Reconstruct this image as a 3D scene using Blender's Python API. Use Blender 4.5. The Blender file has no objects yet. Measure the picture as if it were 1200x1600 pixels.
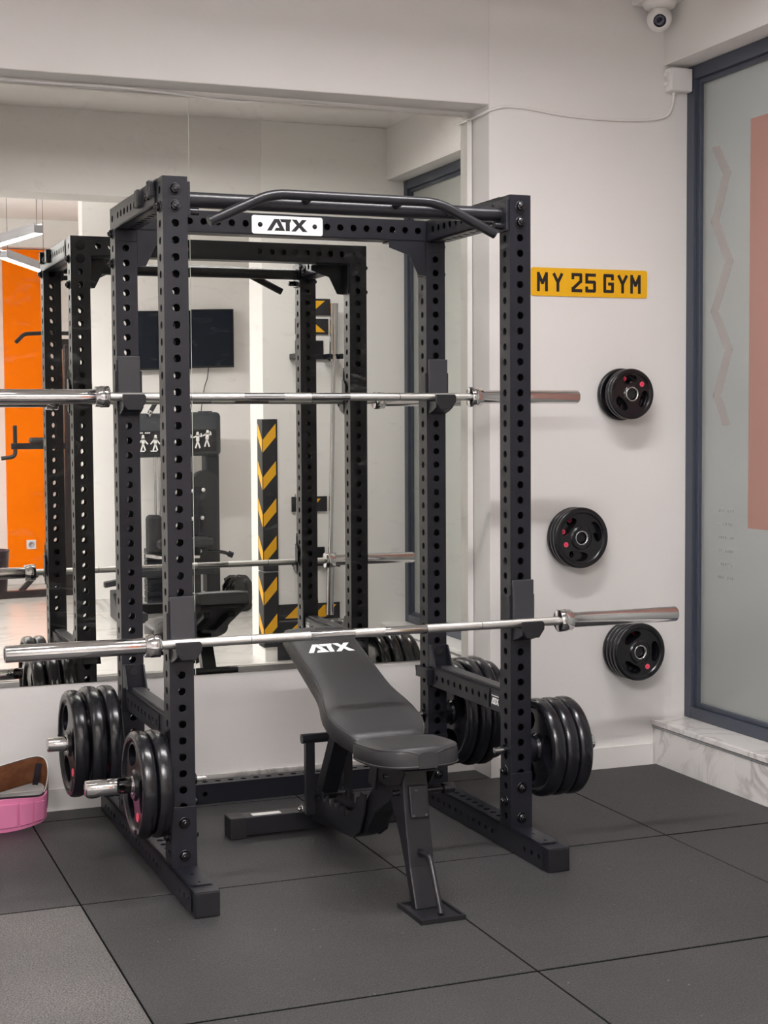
import bpy, bmesh, math, random
from mathutils import Vector, Matrix
random.seed(7)
SC = bpy.context.scene
COL = SC.collection
PI = math.pi

# ---------------------------------------------------------------- camera
cam_d = bpy.data.cameras.new('camera'); cam = bpy.data.objects.new('camera', cam_d); COL.objects.link(cam)
FW = Vector((0.36953267, 0.92744061, -0.05744139)); RT = Vector((0.92881319, -0.37048928, -0.00661518)); UP = RT.cross(FW)
cam.matrix_world = Matrix(((RT.x, UP.x, -FW.x, -1.1189503), (RT.y, UP.y, -FW.y, -4.4997268), (RT.z, UP.z, -FW.z, 1.4130374), (0, 0, 0, 1)))
cam_d.sensor_fit = 'HORIZONTAL'; cam_d.sensor_width = 36.0; cam_d.lens = 2383.8965 / 1200 * 36.0
cam_d.clip_start = 0.05; cam_d.clip_end = 60
SC.camera = cam
# ---------------------------------------------------------------- world, light, exposure
w = bpy.data.worlds.new('world'); SC.world = w; w.use_nodes = True
w.node_tree.nodes['Background'].inputs[0].default_value = (0.86, 0.93, 1.0, 1)
w.node_tree.nodes['Background'].inputs[1].default_value = 0.26
SC.view_settings.view_transform = 'Standard'; SC.view_settings.look = 'None'
SC.view_settings.exposure = 0.05; SC.view_settings.gamma = 1.0; SC.view_settings.use_curve_mapping = False
cy = SC.cycles
cy.max_bounces = 12; cy.diffuse_bounces = 5; cy.glossy_bounces = 6; cy.transmission_bounces = 6; cy.transparent_max_bounces = 8
cy.caustics_reflective = True; cy.caustics_refractive = False; cy.sample_clamp_indirect = 6.0; cy.blur_glossy = 0.3
LAMP_POWER = 30.0
LAMP_COLOR = (1.0, 0.968, 0.965)

# ---------------------------------------------------------------- materials
MATS = {}
def mat(name, col, rough=0.5, metal=0.0, spec=0.5, emit=None, bump=None, coat=0.0, vary=None):
    m = bpy.data.materials.new(name); m.use_nodes = True; nt = m.node_tree; b = nt.nodes['Principled BSDF']
    b.inputs['Base Color'].default_value = (*col, 1); b.inputs['Roughness'].default_value = rough
    b.inputs['Metallic'].default_value = metal; b.inputs['Specular IOR Level'].default_value = spec
    b.inputs['Coat Weight'].default_value = coat
    if emit: b.inputs['Emission Color'].default_value = (*emit[0], 1); b.inputs['Emission Strength'].default_value = emit[1]
    if bump or vary:
        tc = nt.nodes.new('ShaderNodeTexCoord')
    if bump:  # (scale, strength, distance)
        n = nt.nodes.new('ShaderNodeTexNoise'); n.inputs['Scale'].default_value = bump[0]; n.inputs['Detail'].default_value = 4
        nt.links.new(tc.outputs['Object'], n.inputs['Vector'])
        bp = nt.nodes.new('ShaderNodeBump'); bp.inputs['Strength'].default_value = bump[1]; bp.inputs['Distance'].default_value = bump[2]
        nt.links.new(n.outputs['Fac'], bp.inputs['Height']); nt.links.new(bp.outputs[0], b.inputs['Normal'])
    if vary:  # (scale, colour2, lo, hi)
        n2 = nt.nodes.new('ShaderNodeTexNoise'); n2.inputs['Scale'].default_value = vary[0]; n2.inputs['Detail'].default_value = 5
        nt.links.new(tc.outputs['Object'], n2.inputs['Vector'])
        r = nt.nodes.new('ShaderNodeValToRGB'); r.color_ramp.elements[0].position = vary[2]; r.color_ramp.elements[1].position = vary[3]
        r.color_ramp.elements[0].color = (*col, 1); r.color_ramp.elements[1].color = (*vary[1], 1)
        nt.links.new(n2.outputs['Fac'], r.inputs[0]); nt.links.new(r.outputs[0], b.inputs['Base Color'])
    MATS[name] = m; return m
M_WALL = mat('wall_paint', (0.775, 0.755, 0.738), 0.7, spec=0.25, bump=(26, 0.25, 0.004), vary=(1.3, (0.735, 0.71, 0.692), 0.35, 0.75))
M_WALLW = mat('wall_paint_white', (0.82, 0.80, 0.78), 0.7, spec=0.25, bump=(26, 0.2, 0.003))
M_CEIL = mat('ceiling_paint', (0.80, 0.77, 0.75), 0.8, spec=0.2)
M_ORANGE = mat('orange_paint', (0.95, 0.195, 0.0), 0.6, spec=0.1, bump=(30, 0.2, 0.003))
M_BLACK = mat('black_powder_coat', (0.0095, 0.0098, 0.0145), 0.36, spec=0.36, bump=(900, 0.12, 0.0006))
M_BLACK2 = mat('black_bench_paint', (0.010, 0.010, 0.013), 0.33, spec=0.42)
M_BOLT = mat('black_bolt_steel', (0.045, 0.045, 0.05), 0.24, metal=0.9)
M_CAP = mat('black_plastic', (0.010, 0.010, 0.012), 0.45, spec=0.4)
M_LINER = mat('black_liner_plastic', (0.028, 0.028, 0.033), 0.42, bump=(60, 0.2, 0.001))
M_CHROME = mat('polished_chrome', (0.66, 0.65, 0.655), 0.07, metal=1.0)
M_SLEEVE = mat('brushed_chrome_sleeve', (0.60, 0.585, 0.585), 0.12, metal=1.0)
M_KNURL = mat('knurled_steel', (0.72, 0.71, 0.69), 0.34, metal=1.0, bump=(1400, 0.5, 0.0008))
M_RUBBER = mat('black_plate_rubber', (0.0065, 0.0065, 0.009), 0.23, spec=0.5)
M_RED = mat('red_badge', (0.75, 0.02, 0.06), 0.4)
M_PINKRING = mat('pink_badge_ring', (0.80, 0.10, 0.18), 0.4)
M_LEATHER = mat('black_leatherette', (0.024, 0.024, 0.026), 0.40, spec=0.42, bump=(420, 0.35, 0.0009))
M_PIPING = mat('black_piping', (0.03, 0.03, 0.032), 0.35)
M_WHITEPRINT = mat('white_print', (0.85, 0.85, 0.84), 0.5)
M_WHITEPL = mat('white_plastic', (0.80, 0.78, 0.76), 0.4)
M_FRAME = mat('anthracite_aluminium', (0.050, 0.058, 0.082), 0.38, spec=0.5)
M_YELLOW = mat('yellow_number_plate', (0.83, 0.44, 0.006), 0.35, spec=0.5)
M_LETTER = mat('black_lettering', (0.012, 0.012, 0.014), 0.35)
M_HAZY = mat('yellow_foam', (0.80, 0.40, 0.01), 0.5)
M_HAZB = mat('black_foam', (0.018, 0.018, 0.022), 0.55)
M_SCREEN = mat('television_screen', (0.005, 0.008, 0.015), 0.10, spec=0.22)
M_PINK = mat('pink_leather', (0.72, 0.22, 0.40), 0.42, spec=0.4, bump=(160, 0.2, 0.001))
M_SUEDE = mat('brown_suede', (0.11, 0.042, 0.020), 0.95, spec=0.1, vary=(30, (0.17, 0.07, 0.034), 0.35, 0.7))
M_STRAP = mat('black_strap_leather', (0.02, 0.018, 0.024), 0.4)
M_STITCH = mat('white_stitching', (0.8, 0.78, 0.76), 0.6)
M_MACH = mat('grey_machine_housing', (0.038, 0.044, 0.050), 0.4)
M_DKMACH = mat('dark_machine_paint', (0.009, 0.010, 0.015), 0.38)
M_BROWNM = mat('brown_black_machine_paint', (0.014, 0.009, 0.010), 0.35)
M_ALU = mat('lamp_aluminium', (0.45, 0.45, 0.48), 0.4, metal=0.6)
M_LENS = mat('camera_lens_glass', (0.01, 0.01, 0.03), 0.06)
M_BAG = mat('black_bin_liner', (0.012, 0.012, 0.012), 0.22)
M_BIN = mat('dark_purple_bin', (0.035, 0.02, 0.032), 0.3)
M_STICK = mat('orange_film', (0.39, 0.22, 0.185), 0.7, spec=0.2)
M_STICK2 = mat('pale_pink_film', (0.375, 0.348, 0.338), 0.6, spec=0.2)
M_TXT = mat('pale_lettering', (0.34, 0.34, 0.33), 0.6)
M_SEAM = mat('glass_edge', (0.80, 0.84, 0.76), 0.3)
def M_EMIT(k): return mat('led_diffuser', (0.9, 0.9, 0.9), 0.5, emit=(LAMP_COLOR, LAMP_POWER * k))
M_JOINT = mat('black_mat_joint', (0.004, 0.004, 0.004), 0.95, spec=0.05)
M_STREET = mat('street_paving', (0.22, 0.22, 0.21), 0.9)
M_STREETW = mat('street_facade', (0.40, 0.40, 0.38), 0.9)

def mat_mirror():
    m = bpy.data.materials.new('mirror_silver'); m.use_nodes = True; nt = m.node_tree; nt.nodes.clear()
    o = nt.nodes.new('ShaderNodeOutputMaterial'); g = nt.nodes.new('ShaderNodeBsdfGlossy'); g.inputs['Roughness'].default_value = 0.0
    g.inputs['Color'].default_value = (0.85, 0.86, 0.815, 1)
    # faint wipe marks near the top edge
    d = nt.nodes.new('ShaderNodeBsdfDiffuse'); d.inputs['Color'].default_value = (0.8, 0.82, 0.8, 1)
    tc = nt.nodes.new('ShaderNodeTexCoord'); mp = nt.nodes.new('ShaderNodeMapping'); mp.inputs['Scale'].default_value = (5, 5, 11); mp.inputs['Rotation'].default_value = (0, 0.6, 0)
    n = nt.nodes.new('ShaderNodeTexNoise'); n.inputs['Scale'].default_value = 1.6; n.inputs['Detail'].default_value = 7; n.inputs['Distortion'].default_value = 1.4
    r = nt.nodes.new('ShaderNodeValToRGB'); r.color_ramp.elements[0].position = 0.60; r.color_ramp.elements[1].position = 0.8
    r.color_ramp.elements[0].color = (0.0, 0.0, 0.0, 1); r.color_ramp.elements[1].color = (0.10, 0.10, 0.10, 1)
    mx = nt.nodes.new('ShaderNodeMixShader')
    L = nt.links.new
    L(tc.outputs['Object'], mp.inputs[0]); L(mp.outputs[0], n.inputs['Vector']); L(n.outputs['Fac'], r.inputs[0]); L(r.outputs[0], mx.inputs[0])
    L(g.outputs[0], mx.inputs[1]); L(d.outputs[0], mx.inputs[2]); L(mx.outputs[0], o.inputs[0])
    return m
M_MIRROR = mat_mirror()

def mat_frost():
    m = bpy.data.materials.new('frosted_glass'); m.use_nodes = True; nt = m.node_tree; b = nt.nodes['Principled BSDF']
    b.inputs['Base Color'].default_value = (0.80, 0.82, 0.78, 1); b.inputs['Roughness'].default_value = 0.33
    b.inputs['Transmission Weight'].default_value = 0.62; b.inputs['IOR'].default_value = 1.45
    return m
M_FROST = mat_frost()

def mat_marble(name, base, vein, scale, rough, vein_w=0.5):
    m = bpy.data.materials.new(name); m.use_nodes = True; nt = m.node_tree; b = nt.nodes['Principled BSDF']; L = nt.links.new
    tc = nt.nodes.new('ShaderNodeTexCoord'); mp = nt.nodes.new('ShaderNodeMapping'); mp.inputs['Rotation'].default_value = (0.5, 0.3, 0.8); mp.inputs['Scale'].default_value = (1, 1.6, 1)
    n = nt.nodes.new('ShaderNodeTexNoise'); n.inputs['Scale'].default_value = scale; n.inputs['Detail'].default_value = 8; n.inputs['Distortion'].default_value = 1.7; n.inputs['Roughness'].default_value = 0.55
    r = nt.nodes.new('ShaderNodeValToRGB'); e = r.color_ramp.elements
    e[0].position = 0.44; e[0].color = (*base, 1); e[1].position = 0.56; e[1].color = (*base, 1)
    k = r.color_ramp.elements.new(0.5); k.color = (*vein, 1)
    n2 = nt.nodes.new('ShaderNodeTexNoise'); n2.inputs['Scale'].default_value = scale * 0.7; n2.inputs['Detail'].default_value = 3
    r2 = nt.nodes.new('ShaderNodeValToRGB'); r2.color_ramp.elements[0].position = 0.42; r2.color_ramp.elements[1].position = 0.62
    mx = nt.nodes.new('ShaderNodeMixRGB'); mx.inputs[1].default_value = (*base, 1)
    L(tc.outputs['Object'], mp.inputs[0]); L(mp.outputs[0], n.inputs['Vector']); L(mp.outputs[0], n2.inputs['Vector']); L(n.outputs['Fac'], r.inputs[0]); L(n2.outputs['Fac'], r2.inputs[0])
    L(r2.outputs[0], mx.inputs[0]); L(r.outputs[0], mx.inputs[2]); L(mx.outputs[0], b.inputs['Base Color'])
    b.inputs['Roughness'].default_value = rough
    return m
M_MARBLE = mat_marble('marble_cladding', (0.74, 0.72, 0.70), (0.48, 0.46, 0.45), 2.6, 0.22)
M_MARBLEF = mat_marble('marble_floor_tile', (0.56, 0.54, 0.52), (0.40, 0.37, 0.355), 1.6, 0.22)

def mat_mat(name, lo, hi, rough, bmp):
    m = bpy.data.materials.new(name); m.use_nodes = True; nt = m.node_tree; b = nt.nodes['Principled BSDF']; L = nt.links.new
    tc = nt.nodes.new('ShaderNodeTexCoord')
    n = nt.nodes.new('ShaderNodeTexNoise'); n.inputs['Scale'].default_value = 210; n.inputs['Detail'].default_value = 3
    r = nt.nodes.new('ShaderNodeValToRGB'); r.color_ramp.elements[0].position = 0.35; r.color_ramp.elements[1].position = 0.72
    r.color_ramp.elements[0].color = (*lo, 1); r.color_ramp.elements[1].color = (*hi, 1)
    v = nt.nodes.new('ShaderNodeTexVoronoi'); v.inputs['Scale'].default_value = 26
    rv = nt.nodes.new('ShaderNodeValToRGB'); rv.color_ramp.elements[0].position = 0.0; rv.color_ramp.elements[1].position = 0.075
    rv.color_ramp.elements[0].color = (1, 1, 1, 1); rv.color_ramp.elements[1].color = (0, 0, 0, 1)
    wn = nt.nodes.new('ShaderNodeTexWhiteNoise'); 
    gt = nt.nodes.new('ShaderNodeMath'); gt.operation = 'GREATER_THAN'; gt.inputs[1].default_value = 0.72
    mu = nt.nodes.new('ShaderNodeMath'); mu.operation = 'MULTIPLY'
    mx = nt.nodes.new('ShaderNodeMixRGB'); mx.inputs[2].default_value = (0.42, 0.41, 0.39, 1)
    n3 = nt.nodes.new('ShaderNodeTexNoise'); n3.inputs['Scale'].default_value = 2.2; n3.inputs['Detail'].default_value = 5
    r3 = nt.nodes.new('ShaderNodeValToRGB'); r3.color_ramp.elements[0].position = 0.3; r3.color_ramp.elements[1].position = 0.75
    r3.color_ramp.elements[0].color = (0.80, 0.80, 0.80, 1); r3.color_ramp.elements[1].color = (1.18, 1.15, 1.13, 1)
    mm = nt.nodes.new('ShaderNodeMixRGB'); mm.blend_type = 'MULTIPLY'; mm.inputs[0].default_value = 1
    L(tc.outputs['Object'], n.inputs['Vector']); L(tc.outputs['Object'], v.inputs['Vector']); L(tc.outputs['Object'], n3.inputs['Vector'])
    L(n.outputs['Fac'], r.inputs[0]); L(v.outputs['Distance'], rv.inputs[0]); L(v.outputs['Position'], wn.inputs['Vector'])
    L(wn.outputs['Value'], gt.inputs[0]); L(rv.outputs[0], mu.inputs[0]); L(gt.outputs[0], mu.inputs[1])
    L(n3.outputs['Fac'], r3.inputs[0]); L(r.outputs[0], mm.inputs[1]); L(r3.outputs[0], mm.inputs[2])
    L(mu.outputs[0], mx.inputs[0]); L(mm.outputs[0], mx.inputs[1]); L(mx.outputs[0], b.inputs['Base Color'])
    bp = nt.nodes.new('ShaderNodeBump'); bp.inputs['Strength'].default_value = bmp; bp.inputs['Distance'].default_value = 0.003
    L(n.outputs['Fac'], bp.inputs['Height']); L(bp.outputs[0], b.inputs['Normal'])
    b.inputs['Roughness'].default_value = rough; b.inputs['Specular IOR Level'].default_value = 0.45
    return m
M_MAT = mat_mat('rubber_granulate_mat', (0.013, 0.013, 0.0145), (0.062, 0.060, 0.062), 0.55, 0.8)
M_MAT_SHEEN = mat_mat('sheen_rubber_granulate_mat', (0.020, 0.019, 0.019), (0.20, 0.195, 0.19), 0.45, 1.0)  # glossier mats, with the lamp highlight painted in as paler granules

# ---------------------------------------------------------------- helpers
class MB:
    def __init__(s): s.v = []; s.f = []; s.sm = []
    def add(s, vs, fs, smooth=False):
        o = len(s.v); s.v += [tuple(v) for v in vs]; s.f += [tuple(i + o for i in f) for f in fs]; s.sm += [smooth] * len(fs); return s
    def box(s, x0, x1, y0, y1, z0, z1):
        vs = [(x, y, z) for x in (x0, x1) for y in (y0, y1) for z in (z0, z1)]
        return s.add(vs, [(0, 1, 3, 2), (4, 6, 7, 5), (0, 4, 5, 1), (2, 3, 7, 6), (0, 2, 6, 4), (1, 5, 7, 3)])
    def obox(s, c, ax, ay, az, hx, hy, hz):
        c = Vector(c); vs = [c + Vector(ax) * (hx * a) + Vector(ay) * (hy * b) + Vector(az) * (hz * d) for a in (-1, 1) for b in (-1, 1) for d in (-1, 1)]
        return s.add(vs, [(0, 1, 3, 2), (4, 6, 7, 5), (0, 4, 5, 1), (2, 3, 7, 6), (0, 2, 6, 4), (1, 5, 7, 3)])
    def bar(s, p, q, w, h, side=(1, 0, 0)):
        p = Vector(p); q = Vector(q); d = (q - p).normalized(); sd = Vector(side); sd = (sd - d * sd.dot(d)).normalized(); u = d.cross(sd)
        return s.obox((p + q) / 2, d, sd, u, (q - p).length / 2, w / 2, h / 2)
    def tube(s, pts, r, n=16, cap=True, closed=False):
        pts = [Vector(p) for p in pts]; m = len(pts); rs = r if isinstance(r, (list, tuple)) else [r] * m
        T = []
        for i in range(m):
            if closed: a = pts[(i - 1) % m]; b = pts[(i + 1) % m]
            else: a = pts[max(i - 1, 0)]; b = pts[min(i + 1, m - 1)]
            T.append((b - a).normalized())
        ref = Vector((0, 0, 1)) if abs(T[0].z) < 0.9 else Vector((1, 0, 0))
        N = (ref - T[0] * ref.dot(T[0])).normalized(); vs = []; 
        for i in range(m):
            N = (N - T[i] * N.dot(T[i])).normalized(); B = T[i].cross(N)
            for k in range(n):
                a = 2 * PI * k / n; vs.append(pts[i] + (N * math.cos(a) + B * math.sin(a)) * rs[i])
        fs = []
        for i in range(m if closed else m - 1):
            j = (i + 1) % m
            for k in range(n): fs.append((i * n + k, i * n + (k + 1) % n, j * n + (k + 1) % n, j * n + k))
        s.add(vs, fs, True)
        if cap and not closed:
            s.add(vs[:n], [tuple(range(n))[::-1]]); s.add(vs[-n:], [tuple(range(n))])
        return s
    def cyl(s, p, q, r, n=24, r2=None, cap=True):
        return s.tube([p, q], [r, r if r2 is None else r2], n, cap)
    def lathe(s, prof, p, axis, n=32, closed=False):
        """prof: (t along axis, radius)"""
        p = Vector(p); A = Vector(axis).normalized(); ref = Vector((0, 0, 1)) if abs(A.z) < 0.9 else Vector((1, 0, 0))
        N = (ref - A * ref.dot(A)).normalized(); B = A.cross(N); vs = []
        for t, r in prof:
            for k in range(n):
                a = 2 * PI * k / n; vs.append(p + A * t + (N * math.cos(a) + B * math.sin(a)) * r)
        fs = []; m = len(prof)
        for i in range(m if closed else m - 1):
            j = (i + 1) % m
            for k in range(n): fs.append((i * n + k, i * n + (k + 1) % n, j * n + (k + 1) % n, j * n + k))
        return s.add(vs, fs, True)
    def prism(s, poly, o, u, v, d):
        """2-D polygon in axes u, v from origin o, extruded by vector d"""
        o = Vector(o); u = Vector(u); v = Vector(v); d = Vector(d); n = len(poly)
        a = [o + u * x + v * y for x, y in poly]; b = [q + d for q in a]
        s.add(a + b, [tuple(range(n))[::-1], tuple(range(n, 2 * n))] + [(i, (i + 1) % n, n + (i + 1) % n, n + i) for i in range(n)]); return s
    def hexbolt(s, p, ax, r=0.0122, h=0.0105, washer=0.0182):
        p = Vector(p); ax = Vector(ax).normalized()
        s.lathe([(0, washer), (0.002, washer), (0.0034, washer * 0.90), (0.0022, washer * 0.80), (0.0022, 0.0)], p, ax, 24)
        s.cyl(p + ax * 0.0022, p + ax * (0.0022 + h * 0.75), r * 1.12, 6); s.cyl(p + ax * (0.0022 + h * 0.75), p + ax * (0.0022 + h), r * 1.12, 6, r * 0.82)
        s.lathe([(0.0, r * 0.62), (0.003, r * 0.58), (0.0045, r * 0.40), (0.0045, 0.0)], p + ax * (0.0022 + h), ax, 16)
        return s

def link(me, name, m, parent=None, base=None):
    o = bpy.data.objects.new(name, me); COL.objects.link(o)
    if m is not None and not me.materials: me.materials.append(m)
    if parent is not None: o.parent = parent
    return o
def wpos(o):
    p = Vector((0, 0, 0))
    while o is not None:
        p += o.location; o = o.parent
    return p
def build(mb, name, m, parent=None, bevel=0, seg=2, loc=None, recalc=True, subsurf=0):
    """mesh given in world coordinates; stored relative to loc (or the parent's place)"""
    base = Vector(loc) if loc is not None else (wpos(parent) if parent is not None else None)
    vs = mb.v
    if base is None:
        c = [min(v[i] for v in vs) for i in range(3)], [max(v[i] for v in vs) for i in range(3)]
        base = Vector(((c[0][0] + c[1][0]) / 2, (c[0][1] + c[1][1]) / 2, c[0][2]))
    me = bpy.data.meshes.new(name); me.from_pydata([(v[0] - base.x, v[1] - base.y, v[2] - base.z) for v in vs], [], mb.f)
    me.polygons.foreach_set('use_smooth', mb.sm); me.update()
    if recalc or bevel:
        bm = bmesh.new(); bm.from_mesh(me)
        bmesh.ops.recalc_face_normals(bm, faces=bm.faces)
        if bevel:
            bmesh.ops.remove_doubles(bm, verts=bm.verts, dist=1e-6)
            es = [e for e in bm.edges if len(e.link_faces) == 2 and e.calc_face_angle(0) > 0.6]
            bmesh.ops.bevel(bm, geom=es, offset=bevel, segments=seg, affect='EDGES', profile=0.5, clamp_overlap=True)
        bm.to_mesh(me); bm.free()
    o = link(me, name, m, parent)
    if parent is None: o.location = base
    else: o.location = base - wpos(parent)
    return o
def empty(name, loc):
    o = bpy.data.objects.new(name, None); COL.objects.link(o); o.location = loc; o.empty_display_size = 0.05; return o
def tag(o, label=None, cat=None, group=None, kind=None):
    if label: o['label'] = label
    if cat: o['category'] = cat
    if group: o['group'] = group
    if kind: o['kind'] = kind
    return o
def dup(root, loc=None, rot=None, scale=None):
    r = root.copy(); COL.objects.link(r)
    if loc is not None: r.location = loc
    if rot is not None: r.rotation_euler = rot
    if scale is not None: r.scale = scale
    for ch in list(root.children):
        c = ch.copy(); COL.objects.link(c); c.parent = r
        for g in list(ch.children):
            d = g.copy(); COL.objects.link(d); d.parent = c
    return r
def struct(mb, name, m, label, **k):
    o = build(mb, name, m, **k); return tag(o, label, kind='structure')

def panel(mb, o, u, v, W, L, holes, t):
    """flat face with round holes: origin o, u across (W), v along (L); inner skin t behind; holes = [(pos, r)] on the middle line"""
    o = Vector(o); u = Vector(u); v = Vector(v); nrm = u.cross(v)  # outward
    hs = sorted(holes); bounds = [0.0]
    for a, b in zip(hs, hs[1:]): bounds.append((a[0] + b[0]) / 2)
    bounds.append(L)
    if not hs:
        mb.add([o, o + u * W, o + u * W + v * L, o + v * L], [(0, 1, 2, 3)]); return
    # trim long blank ends
    first = max(0, hs[0][0] - 0.03); last = min(L, hs[-1][0] + 0.03)
    if first > 0: mb.add([o, o + u * W, o + u * W + v * first, o + v * first], [(0, 1, 2, 3)])
    if last < L: mb.add([o + v * last, o + u * W + v * last, o + u * W + v * L, o + v * L], [(0, 1, 2, 3)])
    bounds[0] = first; bounds[-1] = last
    for i, (p, r) in enumerate(hs):
        v0, v1 = bounds[i] - p, bounds[i + 1] - p; hw = W / 2
        ang = [2 * PI * k / 14 for k in range(14)] + [math.atan2(b, a) % (2 * PI) for a in (-hw, hw) for b in (v0, v1)]
        ang = sorted(set(round(a, 6) for a in ang)); n = len(ang); C = o + u * hw + v * p
        ring = []; rect = []
        for a in ang:
            ca, sa = math.cos(a), math.sin(a); ring.append((ca * r, sa * r))
            k = min([hw / abs(ca)] if abs(ca) > 1e-6 else [9e9]); k2 = ((v1 if sa > 0 else v0) / sa) if abs(sa) > 1e-6 else 9e9
            k = min(k, k2); rect.append((ca * k, sa * k))
        P = lambda q, dd=0: C + u * q[0] + v * q[1] - nrm * dd
        vs = [P(q) for q in ring] + [P(q) for q in rect] + [P(q, t) for q in ring]
        fs = []
        for j in range(n):
            k = (j + 1) % n; fs.append((j, n + j, n + k, k)); fs.append((j, k, 2 * n + k, 2 * n + j))
        # inner skin
        vs2 = [P(q, t) for q in ring] + [P((max(-hw + t, min(hw - t, q[0])), q[1]), t) for q in rect]
        mb.add(vs, fs); mb.add(vs2, [(j, (j + 1) % n, n + (j + 1) % n, n + j) for j in range(n)])

def box_tube(mb, o, a, b, c, A, B, L, ha, hb, t=0.0035, caps=True):
    """rectangular tube: axis c (length L), cross axes a (size A), b (size B), centred on o at its start.
    ha = holes through the faces normal to b; hb = holes through the faces normal to a"""
    o = Vector(o); a = Vector(a); b = Vector(b); c = Vector(c)
    panel(mb, o - a * A / 2 - b * B / 2, a, c, A, L, ha, t)          # normal a x c = -b
    panel(mb, o + a * A / 2 + b * B / 2, -a, c, A, L, ha, t)
    panel(mb, o + a * A / 2 - b * B / 2, b, c, B, L, hb, t)
    panel(mb, o - a * A / 2 + b * B / 2, -b, c, B, L, hb, t)
    if caps:
        for k in (0, L):
            e = o + c * k; q = [e - a * A / 2 - b * B / 2, e + a * A / 2 - b * B / 2, e + a * A / 2 + b * B / 2, e - a * A / 2 + b * B / 2]
            mb.add(q, [(0, 1, 2, 3)] if k else [(3, 2, 1, 0)])
X, Y, Z = Vector((1, 0, 0)), Vector((0, 1, 0)), Vector((0, 0, 1))

LOGO_A = [(0, 0), (0.62, 1), (1.02, 1), (1.52, 0), (0.62, 0), (0.77, 0.25), (1.05, 0.25), (0.80, 0.72), (0.38, 0)]
LOGO_T = [(1.10, 1), (2.06, 1), (1.96, 0.74), (1.92, 0.74), (1.92, 0), (1.58, 0), (1.58, 0.74), (1.22, 0.74)]
LOGO_X = [(2.10, 1), (2.52, 1), (2.72, 0.70), (2.96, 1), (3.36, 1), (2.93, 0.52), (3.42, 0), (3.0, 0), (2.72, 0.34), (2.44, 0), (2.04, 0), (2.51, 0.52)]
def logo(parent, o, u, v, d, h, m, wscale=1.0):
    for L in (LOGO_A, LOGO_T, LOGO_X):
        mb = MB(); mb.prism([(x * h * wscale, y * h) for x, y in L], o, u, v, d); build(mb, 'letter', m, parent)

# ================================================================ SETTING
CEIL = 3.17; XL = -4.2; YB = 1.112; YP = -1.97; YFAR = -7.0; XR = 2.285; XG = 2.40
def yfront(x): return 0.948 - 0.02 * (x - 1.5)
# floor slab (marble tiles) with rubber mats on top
mb = MB(); mb.box(XL, 3.4, -7.4, 1.4, -0.12, -0.022)
floor = struct(mb, 'floor', M_MARBLEF, 'pale veined marble floor seen in the mirror beyond the rubber mats')
tile_me = None
def slab(name, m, parent, x0, x1, y0, y1, z0, z1, rot=0, piv=(0, 0), bev=0.004):
    mb = MB(); mb.box(x0, x1, y0, y1, z0, z1)
    if rot:
        c, s = math.cos(rot), math.sin(rot); mb.v = [((x - piv[0]) * c - (y - piv[1]) * s + piv[0], (x - piv[0]) * s + (y - piv[1]) * c + piv[1], z) for x, y, z in mb.v]
    return build(mb, name, m, parent, bevel=bev, seg=1)
for i in range(-3, 2):           # marble tiles of the room floor, visible part only
    for j in range(5):
        slab('floor_tile', M_MARBLEF, floor, -0.15 + i * 1.2 + 0.001, -0.15 + (i + 1) * 1.2 - 0.001, -2.8 - j * 0.9 + 0.001, -1.9 - j * 0.9 - 0.001, -0.022, -0.014, bev=0.0008)
ys = [-1.76, -1.05, -0.05, 0.95, 1.108]
xs = [-3.316, -2.316, -1.316, -0.316, 0.684, 1.684, 2.232]
for i in range(len(xs) - 1):
    for j in range(len(ys) - 1):
        x0, x1, y0, y1 = xs[i], xs[i + 1], ys[j], ys[j + 1]
        if j == 3 and x0 > 1.6: continue
        if j == 3 and x1 > 1.5: x1 = 1.495
        if j == 2 and x0 > 1.6: y1 = 0.918
        dz = random.uniform(-0.0008, 0.0)
        slab('rubber_mat', M_MAT_SHEEN if (j == 1 and i < 3) else M_MAT, floor, x0 + 0.003, x1 - 0.003, y0 + 0.0055, y1 - 0.0055, -0.0202, dz, rot=-0.0095, piv=(0.7, -0.05), bev=0.0006)
mb = MB(); mb.prism([(-3.3, -1.70), (1.49, -1.75), (2.225, -1.75), (2.225, 0.90), (1.49, 0.925), (1.49, 1.09), (-3.3, 1.09)], (0, 0, -0.0218), X, Y, (0, 0, 0.0198)); build(mb, 'underlay', M_JOINT, floor)
# ceiling
mb = MB(); mb.box(XL, 3.4, -7.4, 1.4, CEIL, CEIL + 0.1); struct(mb, 'ceiling', M_CEIL, 'plain off-white ceiling above the wall and camera')
# back wall: niche plane, pier on the right, lintel above the mirrors
mb = MB(); mb.box(XL, 1.504, YB, 1.3, -0.1, 2.66)
struct(mb, 'wall_back', M_WALL, 'off-white niche wall below and behind the mirrors')
mb = MB(); mb.prism([(1.504, yfront(1.504)), (XG + 0.1, yfront(XG + 0.1)), (XG + 0.1, 1.3), (1.504, 1.3)], (0, 0, -0.1), X, Y, (0, 0, 3.27))
struct(mb, 'wall_pier', M_WALL, 'off-white wall pier carrying the plate pegs and number plate', bevel=0.004)
mb = MB(); mb.prism([(XL, yfront(XL)), (1.5045, yfront(1.504)), (1.5045, 1.3), (XL, 1.3)], (0, 0, 2.655), X, Y, (0, 0, CEIL - 2.655))
struct(mb, 'wall_lintel', M_WALL, 'off-white lintel above the mirror niche', bevel=0.004)
# right wall: band above the window
mb = MB(); mb.box(XR, 2.6, YP, 0.946, 2.862, CEIL); struct(mb, 'wall_right', M_WALL, 'off-white wall band above the tall window')
mb = MB(); mb.box(XG + 0.06, 2.6, YP, 0.95, -0.1, 0.181); struct(mb, 'wall_parapet', M_WALL, 'low wall beneath the tall window, behind the marble')
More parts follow.
